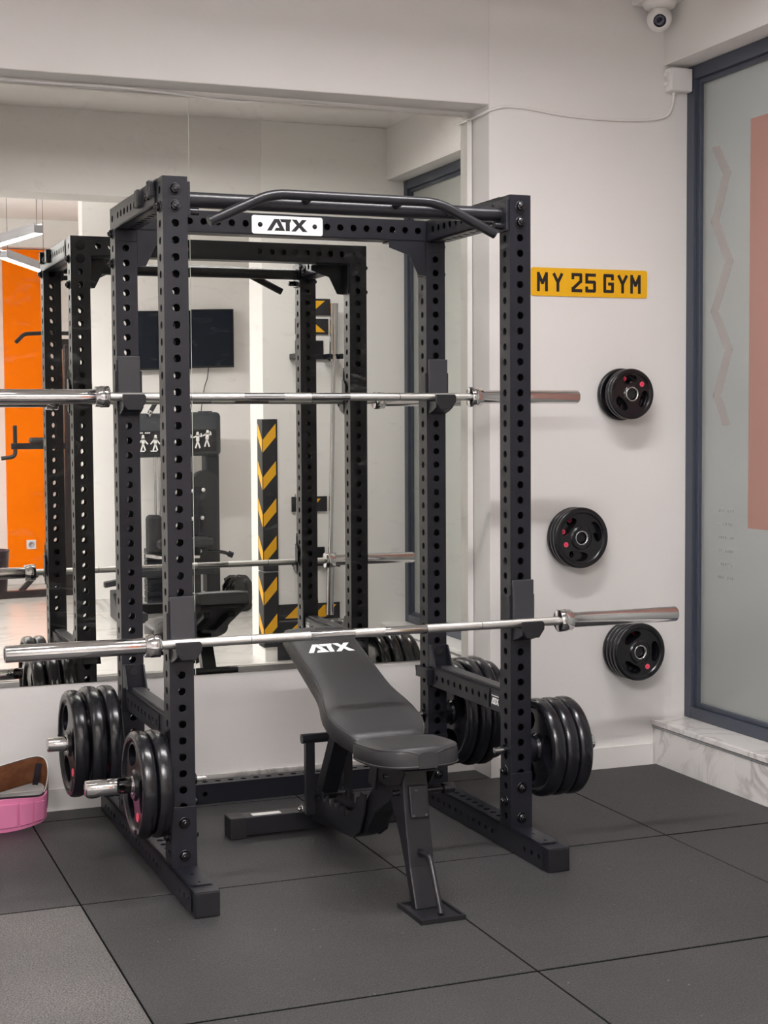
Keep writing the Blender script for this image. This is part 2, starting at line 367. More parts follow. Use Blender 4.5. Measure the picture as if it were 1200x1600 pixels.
# partition (seen in mirror) with column, and beam over the opening
mb = MB(); mb.box(1.499, 2.62, YP - 0.28, YP, -0.05, CEIL); struct(mb, 'wall_partition', M_WALLW, 'off-white partition wall seen in the mirror, with hanging barbells', bevel=0.004)
mb = MB(); mb.box(XL, 1.499, YP - 0.28, YP, 2.70, CEIL); struct(mb, 'wall_beam', M_WALL, 'off-white ceiling beam across the room seen in the mirror top')
mb = MB(); mb.box(1.0, 3.4, -4.9, -4.74, -0.05, CEIL); struct(mb, 'wall_television', M_WALLW, 'white wall behind the television, seen in the mirror')
mb = MB(); mb.box(3.2, 3.4, -4.75, YP - 0.2, -0.05, CEIL); struct(mb, 'wall_side', M_WALLW, 'white side wall of the machine bay')
mb = MB(); mb.box(XL, 1.6, YFAR - 0.15, YFAR, -0.05, CEIL); struct(mb, 'wall_far', M_WALLW, 'pale far wall of the room seen at the left in the mirror')
mb = MB(); mb.box(1.45, 1.6, YFAR, -4.9, -0.05, CEIL); struct(mb, 'wall_passage', M_WALLW, 'grey-white side wall by the power tower')
mb = MB(); mb.box(XL - 0.15, XL, YFAR, 1.3, -0.05, CEIL); struct(mb, 'wall_left', M_WALLW, 'off-white left wall outside the photograph')
mb = MB(); mb.box(0.705, 1.10, YFAR, YFAR + 0.05, 0.10, 2.92); struct(mb, 'trim_orange', M_ORANGE, 'bright orange painted wall stripe seen at the left in the mirror')
mb = MB(); mb.box(0.2, 1.45, YFAR, YFAR + 0.16, 2.93, CEIL); struct(mb, 'trim_cornice', M_WALLW, 'white cornice above the orange stripe')
# baseboards
mb = MB(); mb.box(XL, 1.504, YB - 0.012, YB, -0.02, 0.082); struct(mb, 'baseboard_back', M_MARBLE, 'pale marble skirting along the foot of the niche wall', bevel=0.0015)
mb = MB(); mb.prism([(1.5, yfront(1.5) - 0.012), (2.24, yfront(2.24) - 0.012), (2.24, yfront(2.24)), (1.5, yfront(1.5))], (0, 0, -0.02), X, Y, (0, 0, 0.102)); struct(mb, 'baseboard_pier', M_MARBLE, 'pale marble skirting at the foot of the wall pier', bevel=0.0015)
mb = MB(); mb.box(1.0, 3.2, -4.74, -4.728, -0.02, 0.083); struct(mb, 'baseboard_television', M_MARBLE, 'pale marble skirting beneath the television')
mb = MB(); mb.box(XL, 1.45, YFAR, YFAR + 0.012, -0.02, 0.10); struct(mb, 'baseboard_far', M_MARBLE, 'pale marble skirting along the far wall')
# white strip and cover panel at the right end of the mirrors
mb = MB(); mb.box(1.476, 1.500, 1.098, 1.1105, 0.47, 2.62); struct(mb, 'trim_mirror', M_WALLW, 'narrow white filler strip right of the mirrors', bevel=0.001)

# window
win = empty('window_1', (2.42, -0.5, 0.181)); tag(win, 'tall frosted window with anthracite frame at the right', kind='structure')
y0, y1, z0, z1 = YP, 0.936, 0.1815, 2.861
for nm, bx in (('frame_post', (2.395, 2.46, y1 - 0.055, y1, z0, z1)), ('frame_post', (2.395, 2.46, y0, y0 + 0.055, z0, z1)), ('frame_rail', (2.395, 2.46, y0 + 0.055, y1 - 0.055, z0, z0 + 0.048)), ('frame_rail', (2.395, 2.46, y0 + 0.055, y1 - 0.055, z1 - 0.055, z1))):
    mb = MB(); mb.box(*bx); build(mb, nm, M_FRAME, win, bevel=0.003)
for nm, bx in (('glazing_bead', (2.412, 2.45, y1 - 0.078, y1 - 0.055, z0 + 0.048, z1 - 0.055)), ('glazing_bead', (2.412, 2.45, y0 + 0.055, y0 + 0.078, z0 + 0.048, z1 - 0.055)), ('glazing_bead', (2.412, 2.45, y0 + 0.078, y1 - 0.078, z0 + 0.048, z0 + 0.066)), ('glazing_bead', (2.412, 2.45, y0 + 0.078, y1 - 0.078, z1 - 0.075, z1 - 0.055))):
    mb = MB(); mb.box(*bx); build(mb, nm, M_FRAME, win, bevel=0.002)
mb = MB(); mb.box(2.428, 2.434, y0 + 0.07, y1 - 0.07, z0 + 0.055, z1 - 0.065); build(mb, 'frosted_pane', M_FROST, win)
# sill with marble slab and cladding
sill = empty('window_sill', (2.3, -0.5, 0)); tag(sill, 'marble window sill block running under the frosted window', kind='structure')
mb = MB(); mb.box(2.236, 2.47, YP, 0.932, 0.158, 0.181); build(mb, 'sill_slab', M_MARBLE, sill, bevel=0.0025)
mb = MB(); mb.box(2.240, 2.258, YP, 0.932, 0.149, 0.155); build(mb, 'metal_edge', M_ALU, sill)
for i, (a, b) in enumerate(((0.355, 0.932), (-0.845, 0.354), (YP, -0.846))):
    mb = MB(); mb.box(2.245, 2.45, a, b, -0.0215, 0.1455); build(mb, 'cladding_tile', M_MARBLE, sill, bevel=0.001, seg=1)
# outside
mb = MB(); mb.box(2.62, 9, -8, 7, -0.25, -0.15); struct(mb, 'pavement', M_STREET, 'grey street paving behind the frosted glass')
mb = MB(); mb.box(2.4270, 2.4279, -0.35, 0.534, 0.995, 2.585)
tag(build(mb, 'window_film', M_STICK, None), 'large salmon-orange rectangular film on the frosted window', 'sticker')
mb = MB(); W = [(0.80, 2.52), (0.72, 2.40), (0.80, 2.22), (0.70, 2.05), (0.80, 1.86), (0.70, 1.70), (0.78, 1.52), (0.71, 1.40)]
for (ya, za), (yb, zb) in zip(W, W[1:]): mb.prism([(ya, za), (yb, zb), (yb - 0.055, zb), (ya - 0.055, za)], (2.4279, 0, 0), Y, Z, (-0.0007, 0, 0))
tag(build(mb, 'zigzag_film', M_STICK2, None), 'faint pinkish zigzag film strip beside the window frame', 'sticker')
ln = empty('opening_hours_lettering', (2.4275, 0.68, 0.78)); tag(ln, 'faint small pale rows of lettering low on the frosted pane', 'lettering')
for r in range(6):
    zz = 1.05 - r * 0.054
    for k in range(7):
        if (k * 3 + r) % 5 != 4:
            mb = MB(); mb.box(2.4272, 2.4279, 0.735 - k * 0.016 - 0.008, 0.735 - k * 0.016, zz, zz + 0.011); build(mb, 'character', M_TXT, ln)

# ================================================================ MIRRORS
def mirror_panel(xa, xb, M0, MA, MT, label):
    za, zb = 0.467, 2.634
    f = lambda x, z, d=0: (x, M0 + x * math.tan(MA) + (z - 1.2) * math.tan(MT) / math.cos(MA) + d, z)
    t = empty('wall_mirror', (xa / 2 + xb / 2, 1.108, za)); tag(t, label, 'mirror', 'wall mirrors behind the rack')
    mb = MB(); mb.add([f(xa, za), f(xb, za), f(xb, zb), f(xa, zb)], [(0, 1, 2, 3)]); build(mb, 'mirror_glass', M_MIRROR, t, recalc=False)
    b = MB(); a4 = [f(xa, za, .0003), f(xb, za, .0003), f(xb, zb, .0003), f(xa, zb, .0003)]; b4 = [(p[0], 1.1118, p[2]) for p in a4]
    b.add(a4 + b4, [(0, 1, 5, 4), (1, 2, 6, 5), (2, 3, 7, 6), (3, 0, 4, 7), (4, 5, 6, 7), (3, 2, 1, 0)]); build(b, 'glass_edge', M_SEAM, t)
mirror_panel(-2.2, 0.3395, 1.10608, -0.003647, -0.002335, 'left mirror panel, reflecting the orange stripe and rack')
mb = MB(); mb.box(0.3396, 0.3411, 1.1045, 1.1075, 0.468, 2.634); struct(mb, 'trim_seam', M_SEAM, 'thin pale joint between the two mirror panels')
mirror_panel(0.3412, 1.4735, 1.1064, -0.010352, -0.003076, 'right mirror panel, between the seam and the wall pier')

# ================================================================ POWER RACK
RW, RD = 1.14, 0.683; ZT = 2.15
rack = empty('power_rack', (RW / 2, RD / 2, 0)); tag(rack, 'black perforated steel power rack standing in front of the mirrors', 'rack')
hr = 0.0121
L_up = ZT - 0.075
def upright(x, y):
    mb = MB(); hs = [(2.1125 - 0.05 * i - 0.075, hr) for i in range(41)]
    box_tube(mb, (x, y, 0.075), X, Y, Z, 0.075, 0.075, L_up, hs, hs); return mb
u0 = build(upright(0, 0), 'upright', M_BLACK, rack, recalc=False, loc=(0, 0, 0.075))
for x, y in ((RW, 0), (0, RD), (RW, RD)):
    c = u0.copy(); COL.objects.link(c); c.parent = rack; c.location = Vector((x, y, 0.075)) - rack.location
# base beams with slotted tops
def base_beam(x):
    mb = MB(); y0 = -0.30; L = 1.355
    hs = [(0.3 + 0.075 + 0.05 * i, hr) for i in range(0, 11)] + [(0.3 + 0.075 + 0.05 * i, hr) for i in range(13, 18)]
    side = [(0.06 + 0.05 * i, 0.0085) for i in range(3)] + [(0.3 + 0.1 + 0.05 * i, 0.0085) for i in range(0, 18)]
    top = [(0.09, 0.005), (0.175, 0.005)] + hs
    box_tube(mb, (x, y0, 0.0375), X, Z, Y, 0.075, 0.075, L, top, side); return mb
b0 = build(base_beam(0), 'base_beam', M_BLACK, rack, loc=(0, 0, 0), recalc=False)
c = b0.copy(); COL.objects.link(c); c.parent = rack; c.location = Vector((RW, 0, 0)) - rack.location
for x in (0, RW):
    mb = MB(); mb.box(x - 0.036, x + 0.036, -0.304, -0.300, 0.002, 0.073); build(mb, 'end_cap', M_CAP, rack, bevel=0.0015)
mb = MB(); box_tube(mb, (0.0375, 1.0175, 0.0375), Y, Z, X, 0.075, 0.075, RW - 0.075, [(0.06 + 0.05 * i, hr) for i in range(20)], [(0.2 + 0.05 * i, hr * 0.8) for i in range(3)] + [(0.8, hr * 0.8)])
build(mb, 'floor_crossmember', M_BLACK, rack, recalc=False)
# top members
for x in (0, RW):
    mb = MB(); hs = [(0.04 + 0.05 * i, hr) for i in range(11)]
    box_tube(mb, (x, 0.0375, ZT - 0.0375), X, Z, Y, 0.075, 0.075, RD - 0.075, hs, hs); build(mb, 'top_side_beam', M_BLACK, rack, recalc=False)
mb = MB(); hs = [(0.0325 + 0.05 * i, hr) for i in range(21)]
box_tube(mb, (0.0375, RD, ZT - 0.0375), Y, Z, X, 0.075, 0.075, RW - 0.075, [], hs)
mb2 = MB()
# rear crossmember: holes through the y faces
box_tube(mb2, (0.0375, RD, ZT - 0.0375), Z, Y, X, 0.075, 0.075, RW - 0.075, [h for h in hs if not (0.40 < h[0] < 0.66)], [])
xm = build(mb2, 'top_crossmember', M_BLACK, rack, recalc=False)
# name plate
mb = MB(); P = []
x0, x1, z0_, z1_ = 0.442, 0.703, 2.079, 2.143; r_ = 0.008
for cx, cz, a0 in ((x1 - r_, z1_ - r_, 0), (x0 + r_, z1_ - r_, 90), (x0 + r_, z0_ + r_, 180), (x1 - r_, z0_ + r_, 270)):
    for k in range(5): a = math.radians(a0 + 22.5 * k); P.append((cx + r_ * math.cos(a), cz + r_ * math.sin(a)))
mb.prism(P, (0, 0.6455, 0), X, Z, (0, -0.004, 0)); npl = build(mb, 'name_plate', M_WHITEPRINT, xm); tag(npl, 'white name plate with black ATX letters')
logo(npl, (0.497, 0.6415, 2.0915), X, Z, (0, -0.0012, 0), 0.041, M_LETTER, 1.06)
for xx in (0.472, 0.673):
    mb = MB(); mb.hexbolt((xx, 0.6415, 2.111), (0, -1, 0), 0.006, 0.004, 0.0085); build(mb, 'plate_bolt', M_BOLT, npl)
# gussets under the rear crossmember
def gusset(sx):
    x = lambda d: d if sx > 0 else RW - d
    pl = [(0.0375, 2.075), (0.181, 2.075), (0.181, 2.05), (0.103, 2.024), (0.068, 1.955), (0.0375, 1.952)]
    pl = [(x(a), b) for a, b in pl]; mb = MB()
    mb.prism(pl, (0, 0.6455, 0), X, Z, (0, 0.006, 0))
    xa, xb = sorted((x(0.0375), x(0.0435))); mb.box(xa, xb, 0.6515, 0.7145, 1.953, 2.075)
    xa, xb = sorted((x(0.0375), x(0.181))); mb.box(xa, xb, 0.6515, 0.7145, 2.069, 2.0745)
    build(mb, 'gusset', M_BLACK, rack, bevel=0.001, seg=1)
gusset(1); gusset(-1)
for x in (0, RW):   # collar plates on the upright heads
    mb = MB(); mb.box(x - 0.0365, x + 0.0365, RD - 0.0415, RD - 0.0375, 2.035, 2.0745); build(mb, 'head_plate', M_BLACK, rack, bevel=0.001, seg=1)
# pull-up tube between the front uprights, with plates
mb = MB(); mb.cyl((0.0475, 0.022, 2.091), (RW - 0.0475, 0.022, 2.091), 0.024, 32); build(mb, 'pull_up_tube', M_BLACK2, rack)
for x, s in ((0.0375, 1), (RW - 0.0375, -1)):
    mb = MB(); xa, xb = sorted((x, x + s * 0.01)); mb.box(xa, xb, -0.034, 0.06, 2.035, 2.137); build(mb, 'mounting_plate', M_BLACK, rack, bevel=0.002)
    mb = MB(); mb.cyl((x + s * 0.01, -0.004, 2.052), (x + s * 0.042, -0.004, 2.052), 0.0115, 20); build(mb, 'pin', M_BOLT, rack)
# bent multi-grip bar
def smooth(pts, r, n=6):
    out = [Vector(pts[0])]
    for i in range(1, len(pts) - 1):
        a, b, c = Vector(pts[i - 1]), Vector(pts[i]), Vector(pts[i + 1]); d1 = (a - b).normalized() * min(r, (a - b).length * 0.45); d2 = (c - b).normalized() * min(r, (c - b).length * 0.45)
        for k in range(n + 1):
            t = k / n; out.append(b + d1 * (1 - t) ** 2 + d2 * t ** 2)
    out.append(Vector(pts[-1])); return out
gy = -0.045
grip = [(0.098, gy - 0.01, 2.018), (0.295, gy, 2.111), (RW - 0.295, gy, 2.111), (RW - 0.098, gy - 0.01, 2.018)]
mb = MB(); mb.tube(smooth(grip, 0.05), 0.0155, 20); gb = build(mb, 'grip_bar', M_BLACK2, rack)
for x in (0.42, RW - 0.42):
    mb = MB(); mb.cyl((x, gy, 2.108), (x + 0.0, 0.018, 2.098), 0.012, 16); build(mb, 'stub', M_BLACK2, gb)
for x in (0.235, RW - 0.235):
    mb = MB(); mb.cyl((x, gy, 2.085), (x, 0.018, 2.09), 0.012, 16); build(mb, 'stub', M_BLACK2, gb)
# foot brackets and bolts
for x in (0, RW):
    for y, s in ((0, -1), (RD, -1)):
        mb = MB(); yy = y + s * 0.0375; mb.box(x - 0.039, x + 0.039, min(yy, yy + s * 0.005), max(yy, yy + s * 0.005), 0.0755, 0.262)
        mb.box(x - 0.039, x + 0.039, y + 0.0375, y + 0.0425, 0.0755, 0.262); build(mb, 'foot_bracket', M_BLACK, rack, bevel=0.0015)
BP = []
for x in (0, RW):
    BP += [((x, -0.0375, 2.1125), (0, -1, 0)), ((x, -0.0375, 2.0625), (0, -1, 0)), ((x, -0.0425, 0.2125), (0, -1, 0)), ((x, -0.0425, 0.1125), (0, -1, 0))]
    BP += [((x, RD + 0.0375, 2.1125), (0, 1, 0)), ((x, RD + 0.0375, 2.0625), (0, 1, 0)), ((x, RD + 0.0425, 0.2125), (0, 1, 0))]
    BP += [((x, RD - 0.0425, 0.2125), (0, -1, 0)), ((x, RD - 0.0425, 0.1125), (0, -1, 0))]
    for s in (-1, 1):
        BP += [((x + s * 0.0375, 0, 0.2625), (s, 0, 0)), ((x + s * 0.0375, 0, 0.1625), (s, 0, 0)), ((x + s * 0.0375, RD, 0.2625), (s, 0, 0)), ((x + s * 0.0375, RD, 0.1625), (s, 0, 0))]
    so = -1 if x == 0 else 1
    BP += [((x + so * 0.0375, RD, 2.0625), (so, 0, 0)), ((x + so * 0.0375, RD, 1.9625), (so, 0, 0)), ((x + so * 0.0375, 0, 2.0625), (so, 0, 0))]
BP += [((-0.0375, 0.075, 2.1125), (-1, 0, 0)), ((-0.0375, 0.125, 2.1125), (-1, 0, 0)), ((RW - 0.0375, 0.075, 2.118), (-1, 0, 0)), ((RW - 0.0375, 0.115, 2.1), (-1, 0, 0))]
bm_ = MB(); bm_.hexbolt((0, 0, 0), (0, 0, 1)); bolt0 = None
for p, d in BP:
    if bolt0 is None:
        bolt0 = build(bm_, 'bolt', M_BOLT, rack, loc=(0, 0, 0)); b = bolt0
    else: b = bolt0.copy(); COL.objects.link(b); b.parent = rack
    b.location = Vector(p) - rack.location; b.rotation_euler = Vector((0, 0, 1)).rotation_difference(Vector(d)).to_euler()
# grab handle block on the left top beam
mb = MB(); mb.box(-0.058, -0.0375, 0.215, 0.255, 2.09, 2.145); build(mb, 'stop_block', M_CAP, rack, bevel=0.004)
mb = MB(); mb.box(-0.058, -0.0375, 0.06, 0.09, 2.10, 2.15); build(mb, 'stop_block', M_CAP, rack, bevel=0.004)
# storage horns
HZ = 0.334
for x, s in ((-0.0375, -1), (RW + 0.0375, 1)):
    for y in (0, RD):
        mb = MB(); mb.cyl((x, y, HZ), (x + s * 0.012, y, HZ), 0.045, 32); mb.cyl((x + s * 0.012, y, HZ), (x + s * 0.046, y, HZ), 0.036, 32)
        hn = build(mb, 'storage_horn', M_BLACK, rack)
        mb = MB(); a = x + s * 0.046; e = x + s * 0.252
        mb.lathe([(0, 0.0), (0, 0.0245), (abs(e - a) - 0.003, 0.0245), (abs(e - a), 0.0215), (abs(e - a), 0.0)], (a, y, HZ), (s, 0, 0), 36)
        tag(build(mb, 'horn_sleeve', M_CHROME, hn), 'shiny chrome horn sleeve')
        xi = x - s * 0.075
        mb = MB(); mb.cyl((xi, y, HZ), (xi - s * 0.012, y, HZ), 0.017, 6); build(mb, 'horn_nut', M_BOLT, hn)
        mb = MB(); mb.cyl((xi - s * 0.012, y, HZ), (xi - s * 0.042, y, HZ), 0.0095, 20); tag(build(mb, 'horn_stud', M_CHROME, hn), 'short chrome stud end')

# ================================================================ J-CUPS
def j_cup(x, yf, zb, label):
    """yf = front face of upright, zb = bar axis height"""
    t = empty('j_cup', (x, yf, zb - 0.05)); tag(t, label, 'bar holder', 'bar holders on the rack uprights')
    mb = MB(); mb.box(x - 0.041, x + 0.041, yf - 0.008, yf - 0.0005, zb - 0.05, zb + 0.125); 
    for s in (-1, 1):
        a, b = sorted((x + s * 0.0385, x + s * 0.046))
        mb.prism([(yf - 0.008, zb + 0.0), (yf + 0.035, zb + 0.005), (yf + 0.035, zb + 0.065), (yf + 0.02, zb + 0.082), (yf - 0.008, zb + 0.088)], (a, 0, 0), Y, Z, (b - a, 0, 0))
    build(mb, 'bracket', M_BLACK, t, bevel=0.0012, seg=1)
    mb = MB(); mb.box(x - 0.037, x + 0.037, yf - 0.021, yf - 0.008, zb - 0.012, zb + 0.137); tag(build(mb, 'liner', M_LINER, t, bevel=0.002), 'dark grey plastic liner pad')
    mb = MB(); mb.prism([(yf - 0.008, zb - 0.015), (yf - 0.078, zb - 0.015), (yf - 0.078, zb - 0.038), (yf - 0.045, zb - 0.052), (yf - 0.008, zb - 0.062)], (x - 0.034, 0, 0), Y, Z, (0.068, 0, 0)); build(mb, 'shelf', M_BLACK, t, bevel=0.0012, seg=1)
    mb = MB(); mb.prism([(-0.038, 0.008), (0.036, 0.008), (0.041, 0.0), (0.041, -0.018), (0.022, -0.045), (-0.022, -0.045), (-0.038, -0.02)], (x, yf - 0.078, zb), X, Z, (0, -0.012, 0)); build(mb, 'hook_lip', M_CAP, t, bevel=0.002)
BZ1, BZ2 = 0.765, 1.511
j_cup(0, -0.0375, BZ1, 'black hook holding the left end of the lower front barbell')
j_cup(RW, -0.0375, BZ1, 'black hook holding the right end of the lower front barbell')
j_cup(0, RD - 0.0375, BZ2, 'black hook holding the left end of the upper rear barbell')
j_cup(RW, RD - 0.0375, BZ2, 'black hook holding the right end of the upper rear barbell')

# ================================================================ BARBELLS
def barbell(y, z, label, xc=0.5875):
    t = empty('barbell', (xc, y, z)); tag(t, label, 'barbell', 'barbells on the rack')
    A = lambda d: xc + d
    inner = 0.664
    segs = [(-inner, -0.386, 1), (-0.384, -0.195, 1), (-0.195, -0.05, 0), (-0.05, 0.05, 1), (0.05, 0.195, 0), (0.195, 0.384, 1), (0.386, inner, 1)]
    for a, b, k in segs:
        mb = MB(); mb.cyl((A(a), y, z), (A(b), y, z), 0.0142 if k else 0.0138, 28); o = build(mb, 'knurled_grip' if k else 'shaft', M_KNURL if k else M_CHROME, t)
        tag(o, 'bright knurled grip section' if k else 'smooth polished shaft section')
    mb = MB(); mb.cyl((A(-0.387), y, z), (A(-0.383), y, z), 0.0135, 28); mb.cyl((A(0.383), y, z), (A(0.387), y, z), 0.0135, 28); build(mb, 'grip_ring', M_BOLT, t)
    for s in (-1, 1):
        mb = MB(); mb.lathe([(0, 0), (0, 0.033), (0.002, 0.0362), (0.028, 0.0362), (0.030, 0.0345), (0.046, 0.0345), (0.047, 0.025)], (A(s * inner), y, z), (s, 0, 0), 40); build(mb, 'collar', M_CHROME, t)
        e = 1.115 - inner
        mb = MB(); mb.lathe([(0.046, 0.0248), (e - 0.003, 0.0248), (e, 0.0225), (e, 0.0)], (A(s * inner), y, z), (s, 0, 0), 40); sl = build(mb, 'sleeve', M_SLEEVE, t)
        mb = MB(); mb.lathe([(e, 0.0), (e, 0.0175), (e + 0.0015, 0.017), (e + 0.0015, 0.0)], (A(s * inner), y, z), (s, 0, 0), 28); build(mb, 'end_cap', M_BOLT, sl)
BY1, BY2 = -0.0375 - 0.0475, RD - 0.0375 - 0.0475
barbell(BY1, BZ1, 'chrome barbell resting low across the front uprights')
barbell(BY2, BZ2, 'chrome barbell resting high across the rear uprights')

# ================================================================ SAFETY ARMS
def safety(x, label, inner):
    t = empty('safety_arm', (x, RD / 2, 0.445)); tag(t, label, 'safety arm', 'safety arms of the rack')
    ya, yb = 0.046, RD - 0.046; zb, zt = 0.447, 0.520
    mb = MB(); hs = [(yb - ya - 0.06 - 0.0515 * i, 0.0105) for i in range(9)]
    box_tube(mb, (x, ya, (zb + zt) / 2), X, Z, Y, 0.058, zt - zb, yb - ya, [], hs); bd = build(mb, 'beam', M_BLACK, t, recalc=False)
    mb = MB(); mb.box(x - 0.020, x + 0.022, ya + 0.02, yb - 0.07, zt, zt + 0.009); tag(build(mb, 'wear_strip', M_LINER, t, bevel=0.002), 'grey plastic wear strip along the top')
    for y, s in ((0.0375, 1), (RD - 0.0375, -1)):
        a, b = sorted((y + s * 0.001, y + s * 0.0085))
        mb = MB(); mb.box(x - 0.0365, x + 0.0365, a, b, 0.44, 0.598)
        for sx in (-1, 1):
            xa, xb = sorted((x + sx * 0.0365, x + sx * 0.0305)); yy = y + s * 0.0085
            if s < 0: mb.prism([(yy, 0.52), (yy - 0.055, 0.52), (yy - 0.012, 0.597), (yy, 0.597)], (xa, 0, 0), Y, Z, (xb - xa, 0, 0))
        build(mb, 'end_plate', M_BLACK, t, bevel=0.001, seg=1)
    # strap wrapping the rear upright on the inner side
    si = inner
    xa, xb = sorted((x + si * 0.0385, x + si * 0.052))
    mb = MB(); mb.box(xa, xb, RD - 0.058, RD + 0.046, 0.472, 0.512); xa2, xb2 = sorted((x + si * 0.052, x - si * 0.02)); mb.box(xa2, xb2, RD + 0.038, RD + 0.046, 0.472, 0.512)
    mb.box(min(x + si * 0.029, x + si * 0.052), max(x + si * 0.029, x + si * 0.052), RD - 0.062, RD - 0.047, 0.45, 0.512)
    build(mb, 'locking_strap', M_BLACK, t, bevel=0.0015, seg=1)
    mb = MB(); mb.cyl((x, RD - 0.046, 0.575), (x, RD - 0.053, 0.575), 0.014, 24); build(mb, 'locking_pin', M_BOLT, t)
    return bd
safety(0, 'left safety arm, low between the two left uprights', 1)
bd = safety(RW, 'right safety arm with small white ATX badge', -1)
mb = MB(); mb.box(RW - 0.0302, RW - 0.029, 0.062, 0.125, 0.462, 0.505); bg = build(mb, 'badge', M_LETTER, bd)
logo(bg, (RW - 0.0302, 0.122, 0.468), (0, -1, 0), Z, (-0.0008, 0, 0), 0.022, M_WHITEPRINT, 0.75)
mb = MB(); mb.box(RW - 0.0308, RW - 0.0302, 0.066, 0.121, 0.4955, 0.4985); build(mb, 'badge_line', M_WHITEPRINT, bg)

# ================================================================ WEIGHT PLATES
def plate_mesh(R, T, name, n=96, opening=(0.0, 120.0, 240.0)):
    """axis along +x, face at +x/-x; three kidney grips"""
    mb = MB(); rb = 0.0262; rh = 0.048 if R > 0.11 else 0.036; rimi = R * 0.80; tw = T * 0.30
    mid = (rh + rimi) / 2 + R * 0.02; hh = (rimi - rh) / 2 * 0.78
    def f(a):
        best = 0
        for o in opening:
            d = (a - o + 180) % 360 - 180
            if abs(d) < 33: best = max(best, (1 - (abs(d) / 33) ** 2.6) ** 0.5)
        return best
    # rings per side: bore, hub edge, hub foot, A, B, rim foot, rim top in, rim top out, outer
    def ring(a, k):
        h = T / 2; fa = f(a)
        return {0: (rb, h * 0.96), 1: (rh - 0.006, h * 0.96), 2: (rh, tw), 3: (max(rh + 0.002, mid - hh * fa) if fa else mid, tw), 4: (mid + hh * fa if fa else mid, tw), 5: (rimi, tw), 6: (rimi + R * 0.035, h * 0.93), 7: (R * 0.90, h), 8: (R * 0.955, h * 0.93), 9: (R * 0.988, h * 0.68), 10: (R, h * 0.3)}[k]
    for i in range(n):
        a0, a1 = 360.0 * i / n, 360.0 * (i + 1) / n; open_ = f((a0 + a1) / 2) > 0
        c0, s0, c1, s1 = math.cos(math.radians(a0)), math.sin(math.radians(a0)), math.cos(math.radians(a1)), math.sin(math.radians(a1))
        for sd in (1, -1):
            for k in range(10):
                if k == 3: continue
                (r0, x0), (r1, x1) = ring(a0, k), ring(a0, k + 1); (q0, w0), (q1, w1) = ring(a1, k), ring(a1, k + 1)
                vs = [(sd * x0, r0 * c0, r0 * s0), (sd * x1, r1 * c0, r1 * s0), (sd * w1, q1 * c1, q1 * s1), (sd * w0, q0 * c1, q0 * s1)]
                mb.add(vs, [(0, 1, 2, 3) if sd > 0 else (3, 2, 1, 0)], k >= 6)
        # outer and bore walls
        x = ring(a0, 10)[1]; mb.add([(x, R * c0, R * s0), (-x, R * c0, R * s0), (-x, R * c1, R * s1), (x, R * c1, R * s1)], [(0, 1, 2, 3)], True)
        x = T / 2 * 0.96; mb.add([(x, rb * c0, rb * s0), (x, rb * c1, rb * s1), (-x, rb * c1, rb * s1), (-x, rb * c0, rb * s0)], [(0, 1, 2, 3)], True)
        if f(a0) > 0 or f(a1) > 0:
            for k, fl in ((3, 0), (4, 1)):
                r0, r1 = ring(a0, k)[0], ring(a1, k)[0]
                q = [(tw, r0 * c0, r0 * s0), (tw, r1 * c1, r1 * s1), (-tw, r1 * c1, r1 * s1), (-tw, r0 * c0, r0 * s0)]
                mb.add(q, [(0, 1, 2, 3) if fl else (3, 2, 1, 0)])
    # raised ticks (embossed figures) around the rim
    for a in list(range(52, 70, 4)) + list(range(172, 190, 4)):
        for sd in (1, -1):
            c, s = math.cos(math.radians(a)), math.sin(math.radians(a)); u = Vector((0, c, s)); v = Vector((0, -s, c))
            mb.obox(Vector((sd * T * 0.485, 0, 0)) + u * R * 0.875, (1, 0, 0), u, v, 0.0022, R * 0.045, 0.0022)
    me = bpy.data.meshes.new(name); me.from_pydata(mb.v, [], mb.f); me.polygons.foreach_set('use_smooth', mb.sm); me.update()
    bm = bmesh.new(); bm.from_mesh(me); bmesh.ops.remove_doubles(bm, verts=bm.verts, dist=1e-6); bmesh.ops.recalc_face_normals(bm, faces=bm.faces); bm.to_mesh(me); bm.free()
    me.materials.append(M_RUBBER); return me
PROTO = {}
def plate(R, T, pos, yaw, roll, label, group, face=1):
    key = (R, T)
    if key not in PROTO:
        me = plate_mesh(R, T, 'weight_plate'); 
        r = bpy.data.objects.new('weight_plate', me)
        ring = MB(); ring.lathe([(-T * 0.505, 0.0245), (T * 0.505, 0.0245), (T * 0.505, 0.0285), (-T * 0.505, 0.0285)], (0, 0, 0), (1, 0, 0), 36, closed=True)
        bad = []
        for sd in (1, -1):
            br = 0.0105 if R < 0.14 else 0.014; rr = (0.6 * R); a = math.radians(60); h = T * 0.15
            b = MB(); c = Vector((0, rr * math.cos(a), rr * math.sin(a)))
            b.cyl(c + Vector((sd * (T * 0.29), 0, 0)), c + Vector((sd * (T * 0.335), 0, 0)), br, 24)
            b2 = MB(); b2.lathe([(T * 0.335, br * 0.55), (T * 0.355, br * 0.6), (T * 0.355, br * 0.9), (T * 0.335, br)], c, (sd, 0, 0), 24, closed=True)
            bad.append((b, b2))
        PROTO[key] = (me, ring, bad); COL.objects.link(r); first = r
        rg = build(ring, 'bore_ring', M_CHROME, None, loc=(0, 0, 0)); rg.parent = first; tag(rg, 'thin steel ring lining the centre hole')
        for b, b2 in bad:
            o = build(b, 'badge', M_RED, None, loc=(0, 0, 0)); o.parent = first; tag(o, 'round red badge')
            o2 = build(b2, 'badge_ring', M_PINKRING, None, loc=(0, 0, 0)); o2.parent = o
        PROTO[key] = first; o = first
    else: o = dup(PROTO[key])
    o.location = pos; o.rotation_euler = (roll, 0, yaw)
    tag(o, label, 'weight plate', group); return o
